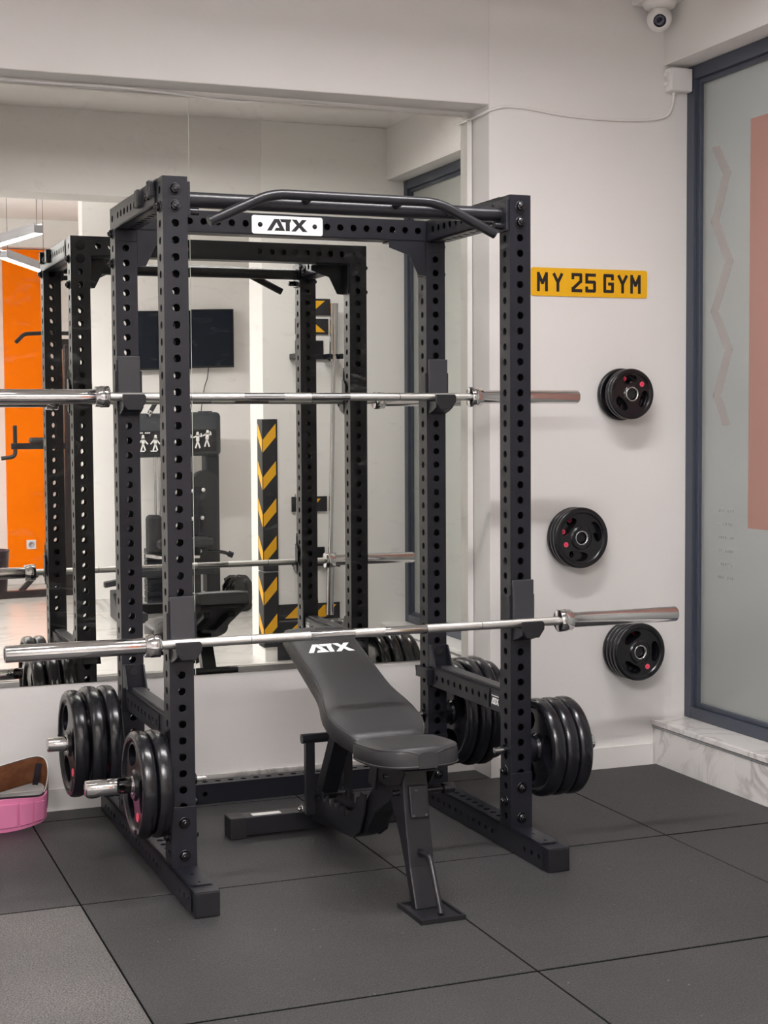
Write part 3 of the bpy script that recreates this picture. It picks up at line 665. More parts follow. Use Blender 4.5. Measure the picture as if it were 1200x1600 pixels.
def stack(xs_, R_T, y, s, labels, group, rolls):
    for x, (R, T), lb, ro in zip(xs_, R_T, labels, rolls):
        plate(R, T, (x, y, HZ + 0.0245 - 0.0262), 0, math.radians(ro), lb, group)
T1 = 0.046
stack([-0.126, -0.078], [(0.162, T1)] * 2, 0, -1, ['outer plate on the front left horn of the rack', 'inner plate on the front left horn, against the upright'], 'plates on the front left horn', [190, 205])
stack([-0.2005, -0.1435, -0.0865], [(0.181, 0.050), (0.191, 0.053), (0.191, 0.053)], RD, -1, ['outermost plate on the rear left horn, slightly smaller', 'middle plate of three on the rear left horn', 'innermost plate on the rear left horn, next to the upright'], 'plates on the rear left horn', [172, 200, 160])
stack([1.2245, 1.2735, 1.3225], [(0.163, 0.048)] * 3, 0, 1, ['innermost plate on the front right horn, showing its grips', 'middle plate of three on the front right horn', 'outermost plate on the front right horn, nearest the window'], 'plates on the front right horn', [-62, 45, 20])
stack([1.2215, 1.2685, 1.3155, 1.3590], [(0.191, 0.0455), (0.202, 0.0455), (0.202, 0.0455), (0.185, 0.040)], RD, 1, ['innermost plate on the rear right horn, next to the upright', 'second plate from the rack on the rear right horn', 'third plate from the rack on the rear right horn', 'outermost smaller plate on the rear right horn'], 'plates on the rear right horn', [-92, 15, 50, 100])

# wall pegs with small plates
def wall_peg(x, z, plates, label, n_label, group, tip):
    yw = yfront(x) ; d = (0, -1, 0)
    t = empty('wall_peg', (x, yw, z)); tag(t, label, 'plate peg', 'plate pegs on the wall')
    mb = MB(); mb.box(x - 0.03, x + 0.03, yw - 0.007, yw - 0.0005, z - 0.05, z + 0.05); build(mb, 'wall_flange', M_BLACK, t, bevel=0.002)
    mb = MB(); mb.lathe([(0, 0.0), (0, 0.0235), (tip - 0.003, 0.0235), (tip, 0.020), (tip, 0.0)], (x, yw - 0.007, z), (0, -1, 0), 30); build(mb, 'peg', M_CAP, t)
    y = yw - 0.012
    for (R, T, gap, roll), lb in zip(plates, n_label):
        y -= gap + T / 2
        plate(R, T, (x, y, z + 0.0235 - 0.0262), -PI / 2, math.radians(roll), lb, group); y -= T / 2 + 0.0015
wall_peg(2.075, 1.530, [(0.1055, 0.026, 0.0, 20), (0.1015, 0.022, 0.03, 80), (0.1015, 0.022, 0.0, -20)], 'top wall peg, left of the tall window',
         ['rearmost plate on the top wall peg', 'middle plate on the top wall peg', 'front plate on the top wall peg, red badge above right of centre'], 'plates on the top wall peg', 0.098)
wall_peg(1.862, 0.957, [(0.1215, 0.024, 0.004, 50), (0.1215, 0.024, 0.0, 100), (0.122, 0.024, 0.0, 140)], 'middle wall peg, right of the front right upright',
         ['rearmost plate on the middle wall peg', 'middle plate of three on the middle wall peg', 'front plate on the middle wall peg, red badge left of centre'], 'plates on the middle wall peg', 0.072)
wall_peg(2.113, 0.487, [(0.1175, 0.026, 0.0, 10), (0.1175, 0.026, 0.0, 70), (0.1175, 0.026, 0.0, 120), (0.1175, 0.026, 0.0, 240)], 'lowest wall peg, behind the right end of the lower barbell',
         ['rearmost plate on the lowest wall peg', 'second plate from the wall on the lowest peg', 'third plate from the wall on the lowest peg', 'front plate on the lowest peg, red badge below right of centre'], 'plates on the lowest wall peg', 0.10)
# ================================================================ NUMBER PLATE SIGN
def wall_y(x, d=0): return yfront(x) - d
sgn = empty('number_plate', (1.945, wall_y(1.945), 1.919)); tag(sgn, 'yellow number plate reading MY 25 GYM on the wall pier', 'sign')
ang = math.atan(0.02)
sx0, sx1, sz0, sz1 = 1.683, 2.208, 1.919, 2.031; P = []; r_ = 0.010
for cx, cz, a0 in ((sx1 - r_, sz1 - r_, 0), (sx0 + r_, sz1 - r_, 90), (sx0 + r_, sz0 + r_, 180), (sx1 - r_, sz0 + r_, 270)):
    for k in range(5): a = math.radians(a0 + 22.5 * k); P.append((cx + r_ * math.cos(a), cz + r_ * math.sin(a)))
SU = Vector((math.cos(ang), -math.sin(ang), 0))
def so(x, d): return Vector((x, wall_y(x) - d, 0))
mb = MB(); mb.prism([(a - 1.9, b) for a, b in P], so(1.9, 0.0008), SU, Z, (0, -0.0035, 0)); build(mb, 'plate_board', M_YELLOW, sgn)
GL = {  # thick strokes in a 0..1 box (width .05, height .078)
 'M': [[(0, 0), (0, 1)], [(0, 1), (.5, .42)], [(.5, .42), (1, 1)], [(1, 1), (1, 0)]],
 'Y': [[(0, 1), (.5, .48)], [(1, 1), (.5, .48)], [(.5, .5), (.5, 0)]],
 '2': [[(0, .80), (0, .92)], [(0, 1), (.94, 1)], [(1, .95), (1, .60)], [(1, .60), (0, .12)], [(0, 0), (1, 0)], [(0, .12), (0, 0)]],
 '5': [[(1, 1), (0, 1)], [(0, 1), (0, .56)], [(0, .56), (.92, .56)], [(1, .5), (1, .06)], [(.92, 0), (.04, 0)], [(0, .04), (0, .18)]],
 'G': [[(1, .80), (1, .95)], [(.95, 1), (.05, 1)], [(0, .95), (0, .05)], [(.05, 0), (.95, 0)], [(1, .05), (1, .45)], [(1, .47), (.6, .47)]]}
for ch, xc in (('M', 1.7325), ('Y', 1.801), ('2', 1.886), ('5', 1.948), ('G', 2.030), ('Y', 2.094), ('M', 2.1535)):
    mb = MB(); W_, H_, t_ = 0.0355, 0.0635, 0.0125; o = so(xc - W_ / 2, 0.0043) + Z * 1.943
    for a, b in GL[ch]:
        pa = o + SU * a[0] * W_ + Z * a[1] * H_; pb = o + SU * b[0] * W_ + Z * b[1] * H_; d = (pb - pa).normalized(); n = Vector((0, -1, 0)).cross(d).normalized()
        mb.obox((pa + pb) / 2, d, n, Vector((0, -1, 0)), (pb - pa).length / 2 + t_ / 2 * (0.98 if abs(d.x) < 0.05 or abs(d.z) < 0.05 else 0.55), t_ / 2, 0.0008 + 0.00001 * len(mb.v))
    tag(build(mb, 'letter', M_LETTER, sgn), None)

# ================================================================ SECURITY CAMERA, BOX, CABLE
sc = empty('security_camera', (2.205, 0.84, CEIL - 0.2)); tag(sc, 'white dome security camera hanging in the ceiling corner', 'camera')
mb = MB(); mb.box(2.13, 2.282, 0.77, 0.925, 3.085, CEIL - 0.0005); build(mb, 'mounting_box', M_WHITEPL, sc, bevel=0.006)
mb = MB(); mb.lathe([(0, 0.0), (0, 0.066), (0.006, 0.068), (0.02, 0.062), (0.028, 0.05), (0.03, 0.0)], (2.205, 0.84, 3.086), (0, 0, -1), 40); build(mb, 'base_ring', M_WHITEPL, sc)
bc = Vector((2.203, 0.836, 3.018)); fd = (Vector((-0.45, -0.80, -0.36))).normalized()
mb = MB(); mb.lathe([(0.05 * math.sin(a), 0.05 * math.cos(a)) for a in [math.radians(-90 + 10 * k) for k in range(0, 16)]] + [(0.038, 0.030), (0.034, 0.0)], bc, fd, 40); build(mb, 'eyeball', M_WHITEPL, sc)
mb = MB(); mb.lathe([(0.0345, 0.0), (0.0415, 0.012), (0.041, 0.020), (0.036, 0.0285), (0.034, 0.0285)][::-1], bc, fd, 32); tag(build(mb, 'lens', M_LENS, sc), 'dark round glass lens')
mb = MB(); mb.cyl((1.50, 0.925, CEIL - 0.012), (2.13, 0.915, CEIL - 0.012), 0.006, 12); build(mb, 'conduit', M_WHITEPL, sc)
jb = empty('junction_box', (2.335, 0.93, 2.755)); tag(jb, 'white square junction box in the corner above the window frame', 'junction box')
mb = MB(); mb.box(2.288, 2.389, 0.886, 0.9305, 2.755, 2.848); build(mb, 'box_body', M_WHITEPL, jb, bevel=0.004)
mb = MB(); mb.box(2.2905, 2.3865, 0.879, 0.8855, 2.757, 2.846); build(mb, 'lid', M_WHITEPL, jb, bevel=0.002)
for zz in (2.785, 2.822): mb = MB(); mb.cyl((2.288, 0.91, zz), (2.277, 0.91, zz), 0.010, 14); build(mb, 'cable_gland', M_WHITEPL, jb)
mb = MB(); mb.cyl((2.322, 0.915, 2.755), (2.322, 0.915, 2.743), 0.009, 14); build(mb, 'cable_gland', M_WHITEPL, jb)
cp = [(2.322, 0.915, 2.745), (2.319, 0.922, 2.70), (2.300, 0.924, 2.664), (2.262, 0.926, 2.648), (2.16, 0.928, 2.634), (2.02, 0.931, 2.629), (1.89, 0.934, 2.630), (1.77, 0.937, 2.638), (1.66, 0.939, 2.650), (1.57, 0.940, 2.650), (1.515, 0.940, 2.636), (1.494, 0.955, 2.627), (1.492, 1.03, 2.625), (1.485, 1.085, 2.622), (1.44, 1.094, 2.630), (1.30, 1.099, 2.637), (1.10, 1.099, 2.630), (0.80, 1.1, 2.636), (0.5, 1.1, 2.626), (0.30, 1.1, 2.638), (0.05, 1.1, 2.646), (-0.2, 1.1, 2.643), (-0.6, 1.1, 2.648), (-1.2, 1.1, 2.646)]
def catmull(p, n=5):
    p = [Vector(q) for q in p]; out = []
    for i in range(len(p) - 1):
        a, b, c, d = p[max(i - 1, 0)], p[i], p[i + 1], p[min(i + 2, len(p) - 1)]
        for k in range(n):
            t = k / n; out.append(0.5 * ((2 * b) + (c - a) * t + (2 * a - 5 * b + 4 * c - d) * t * t + (3 * b - a - 3 * c + d) * t ** 3))
    out.append(p[-1]); return out
mb = MB(); mb.tube(catmull(cp), 0.0052, 10); tag(build(mb, 'wall_cable', M_WHITEPL), 'pale cable sagging across the pier and along the mirror top', 'cable')

# ================================================================ BENCH
BX = 0.607
bench = empty('weight_bench', (BX, 0.0, 0)); tag(bench, 'black adjustable weight bench standing inside the power rack', 'bench')
def pad(outline, prof, thick, name, label=None, nseg=1):
    """outline: half-width as function samples [(u, hw)], prof: list of (u -> (y,z)) centre line points of the top surface"""
    us = [u for u, _ in outline]; mb = MB(); NR = 9; rings = []
    def at(u):
        for (a, pa), (b, pb) in zip(prof, prof[1:]):
            if u <= b or (b, pb) == prof[-1]:
                t = (u - a) / (b - a); p = Vector(pa).lerp(Vector(pb), t); return p
    eps = 0.01; m = len(us)
    for i, (u, hw) in enumerate(outline):
        p = at(u); d = (at(min(u + 0.04, us[-1])) - at(max(u - 0.04, us[0]))); d = Vector((0, d[0], d[1])).normalized(); nrm = Vector((0, -d.z, d.y)); nrm = nrm if nrm.z > 0 else -nrm
        P0 = Vector((BX, p[0], p[1])); rr = 0.010; ring = []
        endf = min(u - us[0], us[-1] - u); e = 1.0 if endf > 0.012 else (0.55 if endf < 0.001 else 0.9)
        # cross-section: top crown then rounded side and bottom
        sec = [(-1, -thick + 0.004), (-1.0, -thick * 0.80), (-1.0, -thick * 0.72), (-1.0, -0.016), (-0.992, -0.008), (-0.962, -0.0015)]
        pts = [(-hw * 0.97, -thick), (-hw, -thick + 0.006), (-hw - 0.001, -thick * 0.5), (-hw, -0.014), (-hw + 0.0035, -0.005), (-hw + 0.011, -0.0004), (-hw * 0.6, 0.003), (0, 0.004)]
        pts = pts + [(-a, b) for a, b in pts[-2::-1]]
        for a, b in pts: ring.append(P0 + Vector((a, 0, 0)) + nrm * (b if e == 1.0 else (b if b < -thick * 0.5 else -thick * 0.5 + (b + thick * 0.5) * e) if True else b))
        rings.append(ring)
    k = len(rings[0]); vs = [v for r in rings for v in r]; fs = []
    for i in range(m - 1):
        for j in range(k): fs.append((i * k + j, i * k + (j + 1) % k, (i + 1) * k + (j + 1) % k, (i + 1) * k + j))
    mb.add(vs, fs, True); mb.add(rings[0], [tuple(range(k))], False); mb.add(rings[-1], [tuple(range(k))], False)
    o = build(mb, name, M_LEATHER, bench); 
    if label: tag(o, label)
    # piping along both sides (upper and lower seam)
    for lv in (0.0, ):
        pass
    return o, rings
# back pad: lower part a little flatter than the upper part
def back_outline():
    key = [(0.0, 0.104), (0.012, 0.118), (0.03, 0.126), (0.06, 0.139), (0.10, 0.149), (0.14, 0.1525), (0.19, 0.1505), (0.235, 0.143), (0.28, 0.132), (0.32, 0.1255), (0.36, 0.123), (0.44, 0.1215), (0.55, 0.120), (0.66, 0.1185), (0.73, 0.117), (0.742, 0.112), (0.748, 0.104)]
    return key
A1 = math.radians(17); A2 = math.radians(20.3)
pb0 = (-0.212, 0.462); pb1 = (pb0[0] + 0.17 * math.cos(A1), pb0[1] + 0.17 * math.sin(A1)); pb2 = (pb1[0] + 0.578 * math.cos(A2), pb1[1] + 0.578 * math.sin(A2))
bprof = [(0.0, (*pb0, 0)), (0.17, (*pb1, 0)), (0.748, (*pb2, 0))]
TH = 0.058
bp, br = pad(back_outline(), bprof, TH, 'back_pad')
def piping(rings, idxs, r=0.0022):
    mb = MB()
    for i in idxs: mb.tube([rg[i] for rg in rings], r, 8)
    return mb
build(piping(br, (4, len(br[0]) - 5)), 'piping', M_PIPING, bp)
so_ = [(0.0, 0.122), (0.01, 0.130), (0.03, 0.1345), (0.08, 0.137), (0.14, 0.137), (0.19, 0.131), (0.225, 0.119), (0.25, 0.102), (0.266, 0.082), (0.276, 0.058), (0.281, 0.03)]
sprof = [(0.0, (-0.218, 0.4605, 0)), (0.281, (-0.218 - 0.280, 0.4785, 0))]
# seat pad outline runs forward from the hinge
def pad_flip(outline, prof, name):
    return pad(outline, prof, TH, name)
sp, sr = pad_flip(so_, sprof, 'seat_pad')
build(piping(sr, (4, len(sr[0]) - 5, 1, len(sr[0]) - 2)), 'piping', M_PIPING, sp)
d2 = Vector((0, math.cos(A2), math.sin(A2))); n2 = Vector((0, -math.sin(A2), math.cos(A2)))
def onpad(u): return Vector((BX, pb1[0], pb1[1])) + d2 * (u - 0.17)
logo(bp, onpad(0.555) + n2 * 0.0032 + X * (-0.084), X * 1.0, d2, n2 * 0.0012, 0.056, M_WHITEPRINT, 0.86)
# pad backing board
mb = MB(); q = onpad(0.18) - n2 * (TH + 0.006); e = onpad(0.72) - n2 * (TH + 0.006); mb.bar(q, e, 0.19, 0.012); build(mb, 'backing_board', M_CAP, bench)
mb = MB()
for s in (-1, 1): mb.bar(onpad(0.02) - n2 * (TH + 0.022) + X * s * 0.055, onpad(0.66) - n2 * (TH + 0.022) + X * s * 0.055, 0.030, 0.030)
build(mb, 'back_rail', M_BLACK2, bench, bevel=0.003)
# front leg (curved plate box)
leg = [(-0.398, 0.402), (-0.402, 0.36), (-0.412, 0.29), (-0.428, 0.215), (-0.452, 0.12), (-0.497, 0.008), (-0.462, 0.008), (-0.420, 0.10), (-0.375, 0.19), (-0.335, 0.25), (-0.29, 0.31), (-0.262, 0.36), (-0.245, 0.402)]
mb = MB(); mb.prism(leg, (BX - 0.040, 0, 0), Y, Z, (0.080, 0, 0)); build(mb, 'front_leg', M_BLACK2, bench, bevel=0.004)
mb = MB(); mb.box(BX - 0.066, BX + 0.066, -0.604, -0.428, 0.0, 0.008); fp = build(mb, 'foot_plate', M_BLACK2, bench, bevel=0.001, seg=1)
mb = MB()
mb.box(BX - 0.069, BX - 0.061, -0.607, -0.425, 0.0, 0.014); mb.box(BX + 0.061, BX + 0.069, -0.607, -0.425, 0.0, 0.014); mb.box(BX - 0.061, BX + 0.061, -0.607, -0.599, 0.0, 0.014); mb.box(BX - 0.061, BX + 0.061, -0.433, -0.425, 0.0, 0.014)
build(mb, 'rim', M_CAP, fp)
hp = smooth([(BX - 0.002, -0.432, 0.158), (BX - 0.002 + 0.012, -0.487, 0.158), (BX + 0.012, -0.560, 0.010)], 0.022)
mb = MB(); mb.tube(hp, 0.0085, 16); mb.cyl((BX - 0.002, -0.436, 0.158), (BX - 0.000, -0.449, 0.158), 0.0125, 20); build(mb, 'front_handle', M_BLACK2, bench)
mb = MB(); a = Vector((BX + 0.006, -0.408, 0.345)); b = Vector((BX + 0.006, -0.428, 0.255)); a2 = Vector((BX, -0.4085, 0.355)); mb.bar(Vector((BX + 0.004, -0.4075, 0.350)), Vector((BX + 0.004, -0.4255, 0.258)), 0.056, 0.010); bpad = build(mb, 'rubber_pad', M_CAP, bench, bevel=0.003)
mb = MB()
for px_, t_ in ((-0.016, 0.9), (0.024, 0.9), (-0.004, 0.12)):
    c_ = Vector((BX + px_, -0.4075, 0.350)).lerp(Vector((BX + px_, -0.4255, 0.258)), t_); mb.cyl(c_ + Vector((0, -0.004, 0)), c_ + Vector((0, -0.0072, -0.001)), 0.0042, 14)
tag(build(mb, 'screw', M_CHROME, bpad), 'three small shiny screws')
# seat carrier
mb = MB(); mb.prism([(-0.235, 0.4025), (-0.44, 0.4025), (-0.43, 0.386), (-0.40, 0.352), (-0.30, 0.330), (-0.235, 0.335)], (BX - 0.050, 0, 0), Y, Z, (0.006, 0, 0)); mb.prism([(-0.235, 0.4025), (-0.44, 0.4025), (-0.43, 0.386), (-0.40, 0.352), (-0.30, 0.330), (-0.235, 0.335)], (BX + 0.046, 0, 0), Y, Z, (0.006, 0, 0)); mb.box(BX - 0.05, BX + 0.052, -0.44, -0.23, 0.397, 0.4025); build(mb, 'seat_bracket', M_BLACK2, bench, bevel=0.001, seg=1)
mb = MB(); mb.cyl((BX - 0.064, -0.375, 0.325), (BX + 0.13, -0.375, 0.325), 0.009, 18); mb.cyl((BX + 0.10, -0.375, 0.325), (BX + 0.135, -0.375, 0.325), 0.016, 20); build(mb, 'adjustment_pin', M_BOLT, bench)
mb = MB(); mb.cyl((BX - 0.060, -0.30, 0.36), (BX + 0.06, -0.30, 0.36), 0.008, 18); tag(build(mb, 'pivot_bolt', M_CHROME, bench), 'shiny pivot bolt')
# spine and side ladder plates
mb = MB(); mb.prism([(-0.30, 0.345), (-0.22, 0.345), (-0.12, 0.275), (-0.02, 0.175), (0.10, 0.125), (0.46, 0.110), (0.46, 0.045), (0.06, 0.080), (-0.07, 0.125), (-0.16, 0.215), (-0.285, 0.28)], (BX - 0.032, 0, 0), Y, Z, (0.064, 0, 0)); build(mb, 'spine', M_BLACK2, bench, bevel=0.003)
for s in (-1, 1):
    mb = MB(); x0 = BX + s * 0.045 - 0.003
    top = []
    yy = 0.40
    top = [(0.43, 0.095), (0.43, 0.165)]
    for k in range(7):
        yb_ = 0.41 - k * 0.052; top += [(yb_, 0.175), (yb_ - 0.014, 0.178), (yb_ - 0.020, 0.146), (yb_ - 0.036, 0.148)]
    top += [(0.03, 0.172), (-0.03, 0.20), (-0.075, 0.262), (-0.115, 0.262), (-0.10, 0.20), (-0.06, 0.13), (0.0, 0.098)]
    mb.prism(top, (x0, 0, 0), Y, Z, (0.006, 0, 0)); build(mb, 'ladder_plate', M_BLACK2, bench)
mb = MB()
mb.bar((BX - 0.004, 0.150, 0.49), (BX - 0.004, 0.375, 0.150), 0.060, 0.050, (1, 0, 0))
mb.cyl((BX - 0.06, 0.345, 0.158), (BX + 0.06, 0.345, 0.158), 0.008, 16); build(mb, 'support_strut', M_BLACK2, bench, bevel=0.0015, seg=1)
mb = MB()
for s in (-1, 1): mb.bar((BX + s * 0.045, -0.20, 0.41), (BX + s * 0.045, -0.17, 0.30), 0.008, 0.06, (1, 0, 0))
mb.cyl((BX - 0.06, -0.155, 0.415), (BX + 0.06, -0.155, 0.415), 0.010, 16); build(mb, 'hinge_bracket', M_BLACK2, bench, bevel=0.001, seg=1)
# rear base with end caps and transport handle
mb = MB(); mb.box(0.298, 0.916, 0.462, 0.532, 0.010, 0.072); rb_ = build(mb, 'rear_base', M_BLACK2, bench, bevel=0.002)
for a, b in ((0.286, 0.345), (0.869, 0.928)):
    mb = MB(); mb.box(a, b, 0.459, 0.535, 0.0, 0.075); build(mb, 'rubber_foot', M_CAP, rb_, bevel=0.003)
mb = MB(); mb.box(0.372, 0.475, 0.478, 0.508, 0.072, 0.0728); tag(build(mb, 'label_sticker', M_WHITEPL, rb_), 'small pale sticker')
mb = MB(); mb.cyl((BX - 0.096, 0.36, 0.350), (BX + 0.096, 0.36, 0.350), 0.0165, 24); mb.box(BX - 0.084, BX - 0.052, 0.350, 0.372, 0.09, 0.345); mb.box(BX + 0.052, BX + 0.084, 0.350, 0.372, 0.09, 0.345); build(mb, 'transport_handle', M_BLACK2, bench, bevel=0)
mb = MB(); mb.hexbolt((BX - 0.084, 0.40, 0.10), (-1, 0, 0), 0.009, 0.008, 0.014); tag(build(mb, 'handle_bolt', M_CHROME, bench), 'bright zinc bolt')

# ================================================================ LIFTING BELT
belt = empty('lifting_belt', (-0.36, 0.93, 0)); tag(belt, 'pink and black lifting belt leaning on the wall at the left', 'belt')
e1 = Vector((0.99, 0.04, 0.10)).normalized(); e2 = Vector((0.42, 0.62, 0.60)).normalized(); ew = Vector((0.0, -0.16, 0.98)).normalized()
BC = Vector((-0.398, 0.937, 0.0)); ba, bb = 0.142, 0.102
def bp0(th):
    sx = abs(math.cos(th)) ** 0.8 * (1 if math.cos(th) > 0 else -1); sy = abs(math.sin(th)) ** 0.8 * (1 if math.sin(th) > 0 else -1)
    k = max(0.0, min(1.0, (sy + 0.45) / 1.45)); k = k * k * (3 - 2 * k)
    p = BC + Vector((1, 0.03, 0)) * ba * sx + Vector((0.42, 0.72, 0)) * bb * sy
    return Vector((p.x, p.y, 0.064 + 0.104 * k + 0.030 * max(0.0, sy) * sx))
def bpt(th, k=0.0, off=0.0):
    t = bp0(th + 0.03) - bp0(th - 0.03); nrm = t.cross(ew).normalized()
    return bp0(th) + nrm * off + ew * k
def halfw(th):
    d = (math.degrees(th) + 90 + 180) % 360 - 180   # 0 at front centre
    a = abs(d); return 0.050 + 0.015 * (0.5 + 0.5 * math.cos(PI * min(a, 85) / 85))
def band(th0, th1, n, hw, o0, o1, name, m, parent, lift=lambda th: 0.0, bevel=0):
    mb = MB(); R = []
    for i in range(n + 1):
        th = th0 + (th1 - th0) * i / n; h = hw(th); l = lift(th)
        R.append([bpt(th, l - h, o0), bpt(th, l - h, o1), bpt(th, l + h, o1), bpt(th, l + h, o0)])
    vs = [v for r in R for v in r]; fs = []
    for i in range(n):
        for j in range(4): fs.append((i * 4 + j, i * 4 + (j + 1) % 4, i * 4 + 4 + (j + 1) % 4, i * 4 + 4 + j))
    fs += [(0, 1, 2, 3), tuple(4 * n + k for k in (3, 2, 1, 0))]
    mb.add(vs, fs, False); return build(mb, name, m, parent, bevel=bevel)
lift = lambda th: 0.0
band(-PI, PI, 96, lambda t: halfw(t) * 0.94, -0.005, -0.0015, 'suede_lining', M_SUEDE, belt, lift)
band(-PI, PI, 96, lambda t: halfw(t), -0.0014, 0.003, 'leather_strap', M_STRAP, belt, lift)
pk = band(math.radians(-172), math.radians(-4), 64, lambda t: halfw(t) * 0.955, 0.0031, 0.0085, 'pink_pad', M_PINK, belt, lambda t: lift(t) - 0.003, bevel=0.0015); tag(pk, 'pink padded lumbar section')
for a0 in (-152, -126, -101, -77, -53, -28):
    def hw_(t, a0=a0): return halfw(t) * 0.68
    tag(band(math.radians(a0 - 10.5), math.radians(a0 + 10.5), 8, hw_, 0.0086, 0.0150, 'raised_cushion', M_PINK, pk, lambda t: lift(t) - 0.003, bevel=0.0018), None)
for k in (0.86, -0.86):
    mb = MB()
    for i in range(70):
        t0 = math.radians(-8 + 176 * i / 70); t1 = math.radians(-8 + 176 * (i + 0.62) / 70)
        mb.tube([bpt(t0, lift(t0) + halfw(t0) * k, 0.0035), bpt(t1, lift(t1) + halfw(t1) * k, 0.0035)], 0.0009, 5)
    build(mb, 'stitching', M_STITCH, belt)
mb = MB(); mb.tube([bpt(math.radians(a), lift(math.radians(a)) + halfw(math.radians(a)), 0.001) for a in range(-10, 171, 4)], 0.0018, 6); tag(build(mb, 'pale_edge', M_STITCH, belt), 'pale leather edge')
# tongue overlapping inside the loop
mb = MB(); q0 = bpt(math.radians(52), 0.0, -0.016); mb.bar(q0 + ew * 0.030, q0 - ew * 0.050 - X * 0.012, 0.020, 0.004, X); build(mb, 'strap_end', M_STRAP, belt)

# ================================================================ SEEN IN THE MIRROR: partition wall fittings
PF = YP + 0.0
def guard(z0, z1, n, ph, label):
    t = empty('corner_guard', (1.53, YP, z0)); tag(t, label, 'corner guard', 'striped corner guards on the column')
    th = 0.009
    mb = MB(); mb.prism([(1.499 - th, YP - 0.10), (1.499 - th, YP + th - 0.003), (1.499 - th + 0.003, YP + th), (1.583, YP + th), (1.583, YP + 0.0005), (1.4985, YP + 0.0005), (1.4985, YP - 0.10)], (0, 0, z0), X, Y, (0, 0, z1 - z0)); build(mb, 'foam_strip', M_HAZB, t)
    p = 0.222; k = 0
    while True:
        zt = z1 - ph - k * p
        if zt - 0.16 < z0 - 0.08: break
        mb = MB(); c = lambda v: max(z0, min(z1, v))
        # V shape: tip at the corner, arms rising outward on both faces
        A = [(1.494, c(zt - 0.15)), (1.573, c(zt - 0.06)), (1.573, c(zt + 0.02)), (1.494, c(zt - 0.075))]
        mb.prism(A, (0, YP + th, 0), X, Z, (0, 0.0006, 0))
        B = [(YP + 0.004, c(zt - 0.15)), (YP - 0.09, c(zt - 0.055)), (YP - 0.09, c(zt + 0.02)), (YP + 0.004, c(zt - 0.075))]
        mb.prism(B, (1.499 - th, 0, 0), Y, Z, (-0.0006, 0, 0)); build(mb, 'chevron', M_HAZY, t); k += 1
guard(0.525, 1.428, 4, 0.045, 'upper black and yellow chevron corner guard on the column')
guard(0.07, 0.518, 3, 0.045, 'lower black and yellow chevron corner guard on the column')
def haz_board(x0, x1, z0, z1, quads, label, tris=()):
    t = empty('hazard_board', ((x0 + x1) / 2, YP, z0)); tag(t, label, 'hazard board', 'striped foam boards on the partition')
    mb = MB(); mb.box(x0, x1, YP + 0.0005, YP + 0.012, z0, z1); build(mb, 'foam_board', M_HAZB, t, bevel=0.001, seg=1)
    for q in quads:
        mb = MB(); mb.prism(q, (0, YP + 0.012, 0), X, Z, (0, 0.0006, 0)); build(mb, 'stripe', M_HAZY, t)
haz_board(1.575, 1.967, 0.225, 0.322, [[(1.62, 0.238), (1.70, 0.238), (1.78, 0.310), (1.70, 0.310)], [(1.79, 0.238), (1.875, 0.238), (1.945, 0.310), (1.865, 0.310)]], 'upper striped foam board low on the partition')
haz_board(1.575, 1.955, -0.012, 0.218, [[(1.59, 0.11), (1.67, 0.11), (1.78, 0.205), (1.70, 0.205)], [(1.79, 0.13), (1.87, 0.13), (1.945, 0.205), (1.865, 0.205)]], 'large lower striped foam board touching the floor')
haz_board(1.703, 1.918, 2.045, 2.142, [[(1.80, 2.058), (1.885, 2.130), (1.74, 2.130), (1.74, 2.058)]], 'upper small striped board high on the partition')
haz_board(1.700, 1.905, 1.932, 2.024, [[(1.80, 2.012), (1.885, 1.944), (1.74, 1.944), (1.74, 2.012)]], 'lower small striped board high on the partition')
haz_board(1.669, 1.890, 0.876, 0.965, [[(1.72, 0.888), (1.79, 0.888), (1.85, 0.952), (1.78, 0.952)]], 'small striped board at mid height on the partition')
def bar_hook(z, label, prongs):
    t = empty('bar_hook', (1.81, YP, z)); tag(t, label, 'bar hook', 'barbell hooks on the partition')
    mb = MB(); mb.box(1.70, 1.875, YP + 0.0005, YP + 0.008, z, z + 0.10); build(mb, 'wall_plate', M_BLACK, t, bevel=0.002)
    for x in prongs:
        mb = MB(); mb.box(x - 0.008, x + 0.008, YP + 0.001, YP + 0.13, z - 0.012, z + 0.018); build(mb, 'prong', M_BLACK, t, bevel=0.002)
    mb = MB(); mb.box(min(prongs) - 0.008, max(prongs) + 0.008, YP + 0.0085, YP + 0.018, z - 0.012, z + 0.018); build(mb, 'cross_strip', M_BLACK, t, bevel=0.001, seg=1)
bar_hook(1.795, 'upper black steel hook holding the hanging barbell', (1.672, 1.7435, 1.8775, 1.952)); bar_hook(0.56, 'lower black steel hook on the partition', (1.68, 1.850, 1.924))
hb = empty('hanging_barbell', (1.90, YP + 0.075, 0.25)); tag(hb, 'chrome barbell hanging upright on the partition, seen in the mirror', 'barbell')
pt = lambda z: Vector((1.880 + (z - 0.257) * 0.0225, YP + 0.075, z))
mb = MB(); mb.cyl(pt(1.80), pt(2.112), 0.0245, 24); build(mb, 'sleeve', M_SLEEVE, hb)
mb = MB(); mb.cyl(pt(0.257), pt(0.60), 0.0245, 24); build(mb, 'sleeve', M_SLEEVE, hb)
mb = MB(); mb.cyl(pt(0.60), pt(0.63), 0.034, 24); mb.cyl(pt(1.77), pt(1.80), 0.032, 24); build(mb, 'collar', M_CHROME, hb)
mb = MB(); mb.cyl(pt(0.63), pt(1.77), 0.0135, 20); build(mb, 'shaft', M_CHROME, hb)
cb = empty('curl_bar', (1.70, YP + 0.075, 0.76)); tag(cb, 'short bent curl bar hanging upright behind the rack reflection', 'curl bar')
zz = lambda x, z: (x, YP + 0.075, z)
